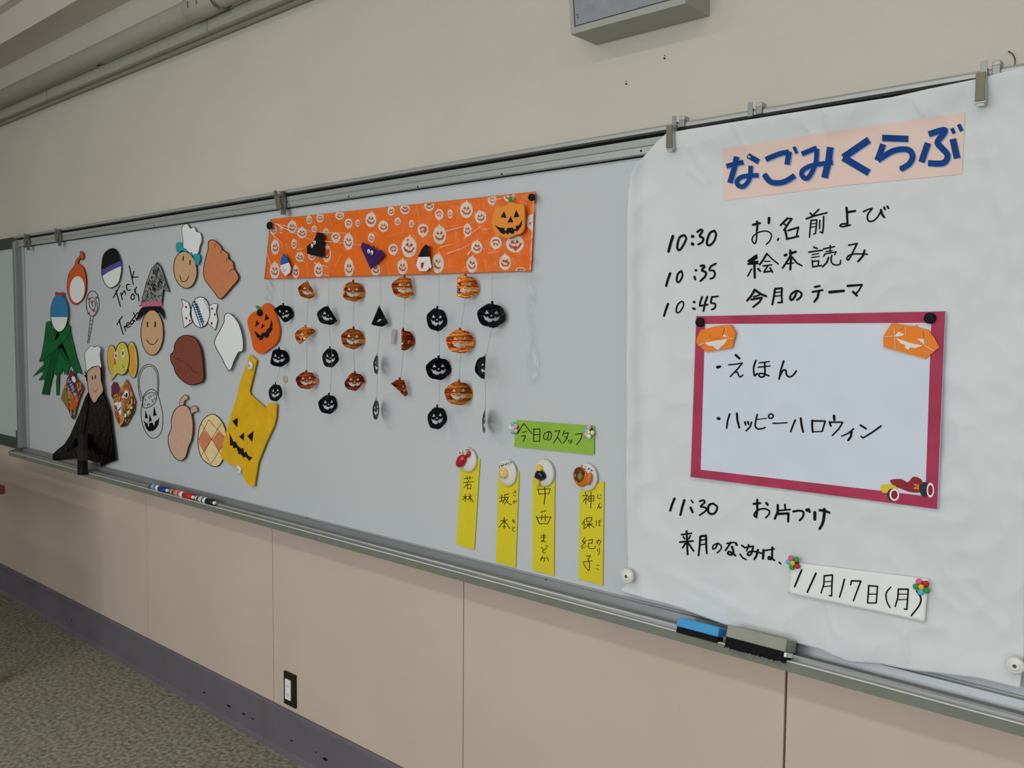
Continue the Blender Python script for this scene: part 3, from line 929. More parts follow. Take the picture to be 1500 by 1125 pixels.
# ---------------------------------------------------------------- orange banner
CF, CG = (380, 270, 6.25), (580, 270, 6.25)
m = mat('orange_foil_banner', (242, 118, 4), 0.45, var=0.03, bump=0.5, bscale=22, coat=0.9)
BQ = [(396, 321), (784, 280.5), (778, 397.5), (387, 409)]


def dban(x, y):
    return .006 + .0022 * noise.noise(Vector((x / 24, y / 18, 3))) + .0012 * noise.noise(Vector((x / 8, y / 11, 9)))


bn = thing('orange_banner', 'orange Halloween banner printed with pale pumpkins under clear film', 'banner', (P(585, 350, 0).x, 0, P(585, 350, 0).z))
gsurf('banner_sheet', BQ, 110, 40, dban, m, bn, th=.0006)
M_PRT = mat('cream_print', (232, 222, 208), 0.45, coat=.8, var=.03)
M_PRO = mat('dark_orange_print', (178, 78, 16), 0.5, var=.03)


def bq_in(x, y):
    return inside((x, y), BQ)


LIST = [(130, 415, 28, 45, 0), (200, 420, 15, 30, 0), (300, 390, 42, 58, 0), (390, 445, 45, 50, 0), (455, 325, 25, 40, 0), (555, 305, 35, 45, 0), (735, 285, 40, 40, 0), (502, 408, 24, 32, 0), (610, 435, 24, 32, 0), (815, 358, 35, 45, 1), (900, 355, 20, 35, 0), (1020, 325, 50, 68, 0), (1135, 385, 45, 52, 0), (1205, 245, 32, 45, 0), (1330, 225, 42, 48, 0), (1265, 340, 28, 35, 0), (1393, 360, 25, 35, 0), (60, 540, 22, 45, 0), (145, 575, 38, 70, 0), (318, 545, 25, 45, 0), (370, 665, 40, 45, 0), (700, 485, 42, 45, 1), (815, 525, 45, 75, 0), (1025, 490, 30, 45, 0), (615, 635, 42, 80, 0), (1225, 595, 45, 52, 1), (1370, 575, 70, 95, 0), (820, 765, 42, 85, 0), (1065, 780, 42, 60, 0), (1310, 755, 48, 70, 0), (140, 790, 45, 75, 0), (332, 800, 32, 60, 0), (540, 785, 40, 65, 0), (480, 655, 34, 40, 0)]
LISTG = [(85, 225, 42, 50, 0), (305, 195, 45, 50, 0), (395, 275, 40, 50, 1), (495, 270, 24, 42, 0), (645, 235, 58, 75, 0), (880, 140, 38, 50, 0), (1035, 110, 50, 50, 0), (775, 300, 52, 58, 0), (248, 420, 50, 60, 1), (400, 465, 60, 85, 0), (655, 420, 38, 60, 0), (385, 725, 55, 90, 0), (695, 735, 50, 75, 0), (740, 575, 50, 60, 0), (915, 535, 52, 58, 1), (1090, 545, 82, 80, 0), (1000, 715, 55, 70, 0), (1245, 345, 55, 70, 1), (1140, 785, 45, 25, 1)]
for crop, L in ((CF, LIST), (CG, LISTG)):
    for (x, y, rx, ry, up) in L:
        q = sc(ell(x, y, rx, ry, 18), crop)
        q = [(a, b) for a, b in q if bq_in(a, b)]
        if len(q) < 8:
            continue
        pr_ = fill('printed_pumpkin', [q], lambda a, b: dban(a, b) + .0007, M_PRT, bn)
        s = -1 if up else 1
        k = rx / 45
        g = ry / 50
        tl_ = (x * 7 + y * 3) % 11 / 11 * .5 - .25

        def T(u, v):
            return (x + k * (u * math.cos(tl_) - v * math.sin(tl_)), y + g * s * (u * math.sin(tl_) + v * math.cos(tl_)))

        def SS(wd, *q):
            return (wd * max(k, .55) / 6.25, [(crop[0] + a_ / 6.25, crop[1] + b_ / 6.25) for a_, b_ in (T(*c_) for c_ in q)])
        st = [SS(7, (-18, -8), (-12, -18), (-8, -6), (-18, -8)), SS(7, (16, -8), (12, -18), (6, -6), (16, -8)), SS(5, (-1, 0), (2, -4)),
              SS(9, (-28, 4), (-18, 20), (-12, 16), (-4, 26), (4, 19), (12, 24), (20, 14), (28, 2))]
        if k > .6:
            nub = [T(-5, -48 if True else 0), T(6, -48), T(5, -60), T(-3, -58)]
            nub = [(crop[0] + a_ / 6.25, crop[1] + b_ / 6.25) for a_, b_ in nub]
            if all(bq_in(*c_) for c_ in nub):
                fill('printed_stalk', [nub], lambda a, b: dban(a, b) + .0007, M_PRT, pr_)
        st = [(a, b) for a, b in st if all(bq_in(*c_) for c_ in b)]
        if st:
            ink('printed_face', st, lambda a, b: dban(a, b) + .0020, M_PRO, pr_)
# printed words: small tan lettering
M_TANP = mat('tan_print', (236, 168, 84), 0.45)


def halloween(cx, cy, L, ang):
    """the word Halloween in small strokes, L long, turned by ang"""
    G = {'H': '0,0 0,10;0,5 6,5;6,0 6,10', 'a': '5,5 0,6 1,10 5,8;5,5 5,10', 'l': '2,0 2,10', 'o': '0,7 3,4 6,7 3,10 0,7', 'w': '0,5 2,10 4,6 6,10 8,5', 'e': '0,7 5,7 3,4 0,7 2,10 5,9', 'n': '0,5 0,10;0,6 4,5 5,10'}
    W = {'H': 8, 'a': 7, 'l': 4, 'o': 8, 'w': 10, 'e': 7, 'n': 7}
    tot = sum(W[c] for c in 'Halloween')
    k = L / tot
    out = []
    x = -tot / 2
    ca, sa = math.cos(ang), math.sin(ang)
    for c in 'Halloween':
        for s in G[c].split(';'):
            q = [(x + u, v - 5) for u, v in pts(s)]
            out.append((.55, [(cx + k * (u * ca - v * sa), cy + k * (u * sa + v * ca)) for u, v in q]))
        x += W[c]
    return out


st = []
for (x, y, L, an) in ((580, 342, 27, -.32), (671.5, 358, 38, 1.42), (484, 323, 17, 1.2), (451, 397, 22, 1.45), (495, 381, 18, -1.1), (569, 394, 22, 1.4), (613, 312, 22, 1.3), (712, 390, 20, 1.4), (421, 364, 14, 1.3), (714, 335, 12, -.2), (766, 290, 16, .2)):
    st += halloween(x, y, L, an)
lab(ink('printed_lettering', st, lambda a, b: dban(a, b) + .0009, M_TANP, bn), 'small tan printed words Halloween')
# crinkled clear film over the banner and hanging at both ends
mf = bpy.data.materials.new('clear_film')
mf.use_nodes = True
nt = mf.node_tree
nt.nodes.clear()
out = nt.nodes.new('ShaderNodeOutputMaterial')
mixs = nt.nodes.new('ShaderNodeMixShader')
tr_ = nt.nodes.new('ShaderNodeBsdfTransparent')
gl = nt.nodes.new('ShaderNodeBsdfGlossy')
gl.inputs['Roughness'].default_value = 0.08
fr = nt.nodes.new('ShaderNodeFresnel')
fr.inputs['IOR'].default_value = 1.42
nz = nt.nodes.new('ShaderNodeTexNoise')
nz.inputs['Scale'].default_value = 90
nz.inputs['Detail'].default_value = 2
bpn = nt.nodes.new('ShaderNodeBump')
bpn.inputs['Strength'].default_value = 0.9
bpn.inputs['Distance'].default_value = 0.009
tcn = nt.nodes.new('ShaderNodeTexCoord')
nt.links.new(tcn.outputs['Object'], nz.inputs['Vector'])
nt.links.new(nz.outputs['Fac'], bpn.inputs['Height'])
nt.links.new(bpn.outputs[0], gl.inputs['Normal'])
nt.links.new(fr.outputs[0], mixs.inputs[0])
nt.links.new(tr_.outputs[0], mixs.inputs[1])
nt.links.new(gl.outputs[0], mixs.inputs[2])
nt.links.new(mixs.outputs[0], out.inputs[0])


def dfilm(x, y):
    return .011 + .003 * noise.noise(Vector((x / 10, y / 14, 1))) + .0015 * noise.noise(Vector((x / 3.5, y / 5, 5)))


lab(gsurf('clear_film', [(389, 322), (787, 279), (786, 402), (388, 410)], 120, 36, dfilm, mf, bn), 'crinkled clear film over the print')
lab(gsurf('clear_film', [(388, 409), (401, 409), (400, 440), (387, 440)], 6, 40, dfilm, mf, bn), 'clear film strip hanging at the left end')
lab(gsurf('clear_film', [(770, 398), (786, 398), (785, 560), (772, 560)], 6, 40, dfilm, mf, bn), 'clear film strip hanging at the right end')
# glints on the crinkled film, painted as thin near-white strokes
M_GLINT = mat('painted_glint', (250, 246, 240), 0.15, spec=1.0)
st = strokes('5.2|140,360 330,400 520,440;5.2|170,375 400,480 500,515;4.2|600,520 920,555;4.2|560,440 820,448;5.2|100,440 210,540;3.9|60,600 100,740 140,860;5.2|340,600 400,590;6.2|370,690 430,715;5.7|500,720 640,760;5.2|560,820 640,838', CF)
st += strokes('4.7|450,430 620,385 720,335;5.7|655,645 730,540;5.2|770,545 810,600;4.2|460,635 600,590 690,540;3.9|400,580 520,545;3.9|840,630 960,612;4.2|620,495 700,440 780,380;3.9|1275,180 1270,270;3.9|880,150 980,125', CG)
ink('painted_glint', st, .0162, M_GLINT, bn, taper=.3)
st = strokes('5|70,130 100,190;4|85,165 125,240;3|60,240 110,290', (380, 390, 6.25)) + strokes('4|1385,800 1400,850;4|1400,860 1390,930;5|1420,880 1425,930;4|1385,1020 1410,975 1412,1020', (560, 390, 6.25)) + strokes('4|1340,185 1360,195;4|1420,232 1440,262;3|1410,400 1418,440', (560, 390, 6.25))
ink('painted_glint', st, .0162, M_GLINT, bn, taper=.4)


# items stuck on the banner
def craft(name, label, cat, px, py):
    c = P(px, py, 0)
    return thing(name, label, cat, (c.x, 0, c.z))


M_WP = mat('white_origami', (232, 230, 228), .7)
M_BLUEP = mat('blue_origami', (28, 96, 176), .7)
M_PURO = mat('purple_origami', (56, 28, 96), .7)
DS = .0185
o = craft('origami_ghost', 'small white origami ghost with blue pointed hat on the banner', 'origami', 417, 388)
plate('body', pts('195,735 265,710 285,770 275,810 235,840 205,800 192,770', CF), DS, .002, M_WP, o)
plate('hat', pts('220,628 245,665 266,715 195,740 190,700', CF), DS + .001, .002, M_BLUEP, o)
ink('face', strokes('4|212,755 213,757;4|243,745 244,747;3~212,770 225,795 240,785 250,768', CF), DS + .0004, M_INK, o)
o = craft('origami_cat', 'black origami cat with two googly eyes on the banner', 'origami', 462, 358)
plate('body', pts('525,438 580,445 578,672 435,635 432,570 455,550 480,540 510,490', CF), DS, .002, M_BLACKP, o)
plate('ear_fold', pts('525,438 582,447 582,560 545,540 505,495 515,480', CF), DS + .0018, .0012, M_BLACKP, o)
o2 = o
o = craft('origami_bat', 'purple origami bat with two googly eyes on the banner', 'origami', 545, 375)
plate('wing', pts('945,530 1010,565 1060,700 1018,778 925,570', CF), DS + .001, .002, M_PURO, o)
plate('wing', pts('1050,590 1060,612 1110,600 1137,655 1018,778 1040,700', CF), DS, .002, M_PURO, o)
plate('ears', pts('990,580 1005,555 1030,580 1050,560 1055,620 1010,640', CF), DS + .0022, .001, M_PURO, o)
for par, L in ((o2, ((482, 563), (505, 533))), (o, ((1000, 613), (1030, 625)))):
    for x, y in L:
        c = P(380 + x / 6.25, 270 + y / 6.25, DS + .004)
        e_ = blob('googly_eye', c, .0052, .002, .0055, M_WHITE, par, seg=12)
        blob('pupil', c + Vector((.0008, -.0018, -.001)), .002, .0006, .0022, M_INK, e_, seg=8)
o = craft('origami_ghost', 'white paper ghost with black witch hat and red tongue on the banner', 'origami', 622, 381)
plate('body', pts('205,668 305,662 318,740 300,770 275,795 215,795 185,740', CG), DS, .002, M_WP, o)
plate('arm', pts('300,750 328,735 318,770', CG), DS - .0005, .001, M_WP, o)
plate('hat', pts('270,550 318,580 288,592 305,662 200,664 235,592', CG), DS + .0012, .002, M_BLACKP, o)
fill('tongue', [smooth_pts(pts('230,722 255,718 245,765 228,765', CG), True, 3)], DS + .0005, M_RED, o)
ink('face', strokes('5|225,697 226,699;5|270,700 271,702;3~215,715 240,725 262,715', CG), DS + .0006, M_INK, o)
o = craft('foam_pumpkin', 'light orange foam pumpkin at the right end of the banner', 'pumpkin decoration', 744, 322)
plate('body', smooth_pts(pts('915,210 980,205 1010,190 1045,165 1085,175 1120,180 1165,190 1175,260 1172,400 1140,450 1090,465 1020,495 970,480 920,470 895,420 878,360 880,300 905,250', CG), True, 3), DS + .002, .004, M_FOAM2, o)
plate('stem', pts('1028,120 1048,110 1056,155 1030,162', CG), DS + .001, .003, M_GRN, o)
for nm, q in (('eye', '990,245 1012,310 957,300'), ('eye', '1100,232 1130,297 1077,305'), ('nose', '1050,290 1075,348 1020,350'), ('mouth', '905,375 950,395 990,398 995,425 1012,420 1015,400 1070,395 1080,410 1098,405 1095,380 1125,375 1155,325 1150,380 1110,430 1085,425 1080,450 1055,455 1045,440 1020,460 1005,440 990,460 960,445')):
    plate(nm, pts(q, CG), DS + .0025, .0005, M_BLACKP, o)

# ---------------------------------------------------------------- hanging foil pumpkins
def foil_mat(name, dark, mid, hi, metal, sx, sz):
    m = bpy.data.materials.new(name)
    m.use_nodes = True
    nt = m.node_tree
    b = nt.nodes['Principled BSDF']
    tc = nt.nodes.new('ShaderNodeTexCoord')
    mp = nt.nodes.new('ShaderNodeMapping')
    mp.inputs['Scale'].default_value = (sx, 20, sz)
    mp.inputs['Rotation'].default_value = (0, .35, 0)
    n = nt.nodes.new('ShaderNodeTexNoise')
    n.inputs['Scale'].default_value = 1.0
    n.inputs['Detail'].default_value = 2
    r_ = nt.nodes.new('ShaderNodeValToRGB')
    r_.color_ramp.elements.new(.5)
    for e_, p_, c_ in zip(r_.color_ramp.elements, (.36, .5, .66), (dark, mid, hi)):  # dark-to-bright streaks paint the crinkled foil's reflections into its colour
        e_.position = p_
        e_.color = (*lin(c_), 1)
    bp = nt.nodes.new('ShaderNodeBump')
    bp.inputs['Strength'].default_value = .8
    bp.inputs['Distance'].default_value = .004
    nt.links.new(tc.outputs['Object'], mp.inputs[0])
    nt.links.new(mp.outputs[0], n.inputs['Vector'])
    nt.links.new(n.outputs['Fac'], r_.inputs[0])
    nt.links.new(n.outputs['Fac'], bp.inputs['Height'])
    nt.links.new(r_.outputs[0], b.inputs['Base Color'])
    nt.links.new(bp.outputs[0], b.inputs['Normal'])
    b.inputs['Metallic'].default_value = metal
    b.inputs['Specular IOR Level'].default_value = .5 if metal > .3 else .12
    b.inputs['Roughness'].default_value = .22
    return m


M_FOILO = foil_mat('orange_foil', (150, 50, 12), (222, 108, 26), (255, 176, 84), .8, 45, 190)
M_FOILR = foil_mat('red_copper_foil', (92, 26, 14), (160, 62, 26), (214, 104, 50), .75, 60, 220)
M_FOILB = foil_mat('black_foil', (4, 4, 6), (7, 8, 11), (22, 25, 32), 0, 60, 120)


def tri_in(u, v, a):
    return inside((u, v), a)


EYES = [[(-.46, .12), (-.18, .12), (-.34, .36)], [(.46, .12), (.18, .12), (.34, .36)], [(-.09, -.06), (.09, -.06), (0, .09)]]
MOUTH = [(x_ * .86, y_ * .66 - .06) for x_, y_ in [(-.68, .06), (-.42, -.16), (-.3, -.06), (-.2, -.26), (.2, -.26), (.3, -.06), (.42, -.16), (.68, .06), (.55, -.36), (.30, -.56), (.22, -.42), (.06, -.48), (0, -.66), (-.26, -.6), (-.5, -.42)]]


def keep(u, v):
    # squat lobed outline with a stem
    r = math.hypot(u / 1.0, (v + .02) / .88)
    a = math.atan2(v, u)
    lim = 1.0 + .03 * math.cos(6 * a + math.pi / 2) - .05 * (abs(math.cos(a)) < .12 and v > 0)
    body = r < lim
    stem = abs(u - .03) < .10 and .6 < v < 1.08
    if not (body or stem):
        return False
    if body:
        for t in EYES:
            if inside((u, v), t):
                return False
        if inside((u, v), MOUTH):
            return False
    return True


NU = 56
BASEC = [[keep(-1.08 + 2.16 * (i + .5) / NU, -1.0 + 2.1 * (j + .5) / NU) for i in range(NU)] for j in range(NU)]


def foil(px, py, wpx, hpx, m, label, folds=(), yaw=None, roll=0.0):
    d = .030
    c = P(px, py, d)
    h = (P(px, py - hpx / 2, d) - P(px, py + hpx / 2, d)).z / 2.0 / .98
    toward = (CAM - c)
    toward.z = 0
    toward.normalize()
    base = math.atan2(toward.x, -toward.y)      # rotation about z that turns -Y to the viewer
    ratio = min(1.0, (wpx / hpx) / 1.10)
    y_ = math.acos(ratio) if yaw is None else yaw
    rz = base + y_
    V, Fc, idx = [], [], {}
    Rz = Matrix.Rotation(rz, 3, 'Z')
    Ry = Matrix.Rotation(roll, 3, 'Y')
    curlr = random.uniform(-.12, .12)

    def vert(i, j):
        if (i, j) in idx:
            return idx[(i, j)]
        u = -1.08 + 2.16 * i / NU
        v = -1.0 + 2.1 * j / NU
        q = Vector((u * 1.06, 0, v))
        q.y = curlr * u * u
        for nx, nz, c0 in folds:
            s = q.x * nx + q.z * nz - c0
            if s > 0:
                rr = .10
                ph = math.radians(158)
                th = min(s / rr, ph)
                along = rr * math.sin(th) + max(0, s - rr * ph) * math.cos(ph)
                dep = rr * (1 - math.cos(th)) + max(0, s - rr * ph) * math.sin(ph)
                q.x += nx * (along - s)
                q.z += nz * (along - s)
                q.y += dep
        q = Rz @ (Ry @ (q * h))
        idx[(i, j)] = len(V)
        V.append(c + q)
        return idx[(i, j)]
    for j in range(NU):
        for i in range(NU):
            if BASEC[j][i]:
                Fc.append((vert(i, j), vert(i + 1, j), vert(i + 1, j + 1), vert(i, j + 1)))
    ymax = max(v.y for v in V)
    if ymax > -.003:
        V = [v - Vector((0, ymax + .003, 0)) for v in V]
    o = mk('foil_pumpkin', V, Fc, m, None, smooth=True)
    tag(o, label, 'pumpkin decoration', 'foil pumpkins hanging below the banner')
    # tape tag at the top where the thread is fixed
    t0 = c + Rz @ Vector((0, -.0006, h * .35))
    return c, h


COLS = [
    ('black', 'first', [(415, 459, 25, 28, M_FOILB, 'left side folded under', ((-.8, -.6, .42),), .25),
                        (409, 524, 21, 29, M_FOILB, 'with a bent left edge', ((-.95, .2, .62),), .35),
                        (404, 575, 20, 28, M_FOILB, 'just over the yellow bag handle', (), None)]),
    ('orange', 'second', [(451, 425, 25, 27, M_FOILO, 'pear shaped with folded right shoulder', ((.86, .5, .42),), .3),
                          (448, 492, 30, 29, M_FOILO, 'lower right folded away', ((.62, -.78, .18),), .0),
                          (449, 557, 31, 28, M_FOILR, 'flat with a full grin', (), None)]),
    ('black', 'third', [(481, 462, 30, 30, M_FOILB, 'upper right corner folded', ((.85, .5, .36),), .0),
                        (485, 524, 24, 31, M_FOILB, 'turned slightly sideways', (), None),
                        (483, 592, 28, 31, M_FOILB, 'facing forward', (), None)]),
    ('orange', 'fourth', [(517, 427, 29, 32, M_FOILO, 'bright crinkled left side', ((-1, .1, .75),), .2),
                          (517, 496, 29, 33, M_FOILO, 'with a diagonal crease', ((-.8, .6, .95),), .3),
                          (519, 559, 27, 29, M_FOILR, 'lower corners bent', ((.75, -.66, .72), (-.8, .5, .62)), .2)]),
    ('black', 'fifth', [(556, 463, 30, 33, M_FOILB, 'folded into a cone', ((.9, .42, .30), (-.9, .42, .30)), .0),
                        (552, 534, 8, 31, M_FOILB, 'seen almost edge-on', (), None),
                        (551, 600, 10, 32, M_FOILB, 'seen nearly edge-on', (), None)]),
    ('orange', 'sixth', [(592, 421, 32, 34, M_FOILO, 'right edge bent straight', ((1, .2, .62),), .1),
                         (590, 498, 26, 33, M_FOILR, 'folded to a half-moon', ((-1, 0, .0),), .35),
                         (586, 569, 28, 30, M_FOILR, 'crumpled to a narrow wedge', ((-.72, -.69, .15), (.95, .2, .5)), .2)]),
    ('black', 'seventh', [(642, 468, 31, 37, M_FOILB, 'with a wide grin', (), None),
                          (643, 540, 31, 36, M_FOILB, 'with a notched left shoulder', ((-.8, .6, .9),), .3),
                          (642, 612, 29, 36, M_FOILB, 'tilted slightly', (), None)]),
    ('orange', 'eighth', [(681, 420, 32, 37, M_FOILO, 'left side folded straight', ((-1, 0, .50),), .0),
                          (674, 500, 42, 38, M_FOILO, 'wide and flat with dark stripes', (), 0),
                          (672, 576, 40, 38, M_FOILO, 'wide with a bright eye', (), .15)]),
    ('black', 'ninth', [(720, 462, 43, 39, M_FOILB, 'broad and facing forward', (), 0),
                        (711, 538, 20, 37, M_FOILB, 'folded in half and edge-on', ((1, 0, -.05),), .9),
                        (710, 617, 5, 38, M_FOILB, 'edge-on like a thin blade', (), None)]),
]
ROW = ('top', 'middle', 'bottom')
M_THR = mat('clear_thread', (150, 154, 158), 0.3)
for col, nth, L in COLS:
    path = []
    x0 = L[0][0]
    path.append(P(x0 + 1, 396 - (x0 - 400) * .02, .030))
    for r_, (px, py, wp, hp, mm, desc, folds, yw) in enumerate(L):
        c, h = foil(px, py, wp, hp, mm, f'{col} foil pumpkin {desc}, {ROW[r_]} of {nth} string from left', folds, yw, roll=random.uniform(-.06, .06))
        path.append(c + Vector((0, .002, h * .9)))
        if r_ < 2:
            path.append(c + Vector((0, .002, -h * .9)))
    tag(tube('thread', path, .00045, M_THR, seg=5), f'fine clear thread holding the {nth} string of foil pumpkins from the left', 'thread', 'threads below the banner')
c = P(406, 556, .028)
# small clear sucker above the lowest left pumpkin
o = thing('clear_sticker', 'small clear sticker above the lowest black pumpkin beside the yellow bag', 'sticker', (c.x, 0, c.z))
lathe_y('disc', Vector((c.x, -.001, c.z)), [(.012, 0), (.012, .001), (.009, .002)], mat('amber_clear', (190, 180, 150), .15, spec=.8), o, 18, sz=.8)
# tiny folded foil scrap
sp_ = plate('foil_scrap', pts('1215,575 1240,578 1228,712 1200,710', (380, 390, 6.25)), .012, .0006, mat('scrap_foil', (206, 190, 196), .25, .4))
tag(sp_, 'tiny pale foil scrap beside the half-moon orange pumpkin', 'scrap')

# ---------------------------------------------------------------- the poster
TOPL = pts('977,195 1010,189 1098,175 1180,162 1308,142 1361,130 1436,114.5 1504,96')
BOTL = pts('907,866 950,878 987,887.5 1061,915 1136,932 1168,942 1200,951 1242,970 1291,973 1330,981 1436,994 1494,1009')
LEFL = pts('977,195 962,208 947,225 933,240 924,257 920,283 918,320 918,450 917,600 917,760 918.4,819 917,855 907,866')
RIGL = pts('1504,96 1504,300 1503,600 1501,900 1500,960 1494,1009')


def along(L, t):
    tot = [0]
    for a, b in zip(L, L[1:]):
        tot.append(tot[-1] + math.dist(a, b))
    s = t * tot[-1]
    for i in range(len(L) - 1):
        if s <= tot[i + 1] or i == len(L) - 2:
            k = (s - tot[i]) / max(1e-9, tot[i + 1] - tot[i])
            return (L[i][0] + (L[i + 1][0] - L[i][0]) * k, L[i][1] + (L[i + 1][1] - L[i][1]) * k)


CREASE = [((1075, 183), (1098, 230), 5), ((1208, 165), (1214, 196), 4), ((1340, 150), (1352, 168), 4), ((1010, 250), (1030, 268), 8), ((1207, 870), (1224, 932), 6), ((1325, 930), (1330, 965), 5), ((1012, 215), (1040, 262), 9), ((1170, 170), (1182, 190), 4), ((1130, 300), (1170, 420), 14), ((1440, 200), (1470, 330), 18), ((1400, 620), (1450, 760), 20), ((950, 600), (985, 760), 16), ((980, 840), (1100, 900), 12), ((1390, 850), (1480, 930), 16)]


def hs(x, y):
    ty = 195 + (x - 977) * (-99 / 527.0)
    d = .011 + .0165 * math.exp(-(max(0, y - ty) / 42.0) ** 2)
    d += .0052 * noise.noise(Vector((x / 75, y / 95, .3))) + .0022 * noise.noise(Vector((x / 28, y / 36, 4.3)))
    d += .0030 * (1 - abs(noise.noise(Vector((x / 60 + y / 140, y / 70 - x / 120, 8.1)))) * 4) * .5
    # rolled left edge
    d += .022 * math.exp(-((x - 917) / 22.0) ** 2) * min(1, max(0, (840 - y) / 200.0))
    # slack belly at the bottom
    ly = 866 + (x - 907) * .235
    d += .010 * math.exp(-((ly + 18 - y) / 45.0) ** 2)
    for (a, b, wd) in CREASE:
        vx, vy = b[0] - a[0], b[1] - a[1]
        t = max(0, min(1, ((x - a[0]) * vx + (y - a[1]) * vy) / (vx * vx + vy * vy)))
        e_ = math.hypot(x - a[0] - t * vx, y - a[1] - t * vy)
        if e_ < wd:
            d += .0026 * (1 - e_ / wd)
    return max(d, .0035)


po = thing('paper_poster', 'big wrinkled white paper poster with the handwritten club schedule', 'poster', (P(1200, 560, 0).x, 0, P(1200, 560, 0).z))
NS, NT = 190, 260
V, Fc = [], []
tl, trr, br, bl = TOPL[0], TOPL[-1], BOTL[-1], BOTL[0]
Ts = [along(TOPL, i / NS) for i in range(NS + 1)]
Bs = [along(BOTL, i / NS) for i in range(NS + 1)]
Ls = [along(LEFL, j / NT) for j in range(NT + 1)]
Rs = [along(RIGL, j / NT) for j in range(NT + 1)]
for j in range(NT + 1):
    t = j / NT
    for i in range(NS + 1):
        s = i / NS
        q = []
        for k in (0, 1):
            q.append((1 - t) * Ts[i][k] + t * Bs[i][k] + (1 - s) * Ls[j][k] + s * Rs[j][k]
                     - ((1 - s) * (1 - t) * tl[k] + s * (1 - t) * trr[k] + s * t * br[k] + (1 - s) * t * bl[k]))
        V.append(P(q[0], q[1], hs(*q)))
for j in range(NT):
    for i in range(NS):
        a = j * (NS + 1) + i
        Fc.append((a, a + NS + 1, a + NS + 2, a + 1))
sheet = mk('sheet', V, Fc, M_PAPER, po, smooth=True)
sol = sheet.modifiers.new('thickness', 'SOLIDIFY')
sol.thickness = .0005
sol.offset = -1 if False else 1
sol.offset = 0


def hi(x, y):
    return hs(x, y) + .0011


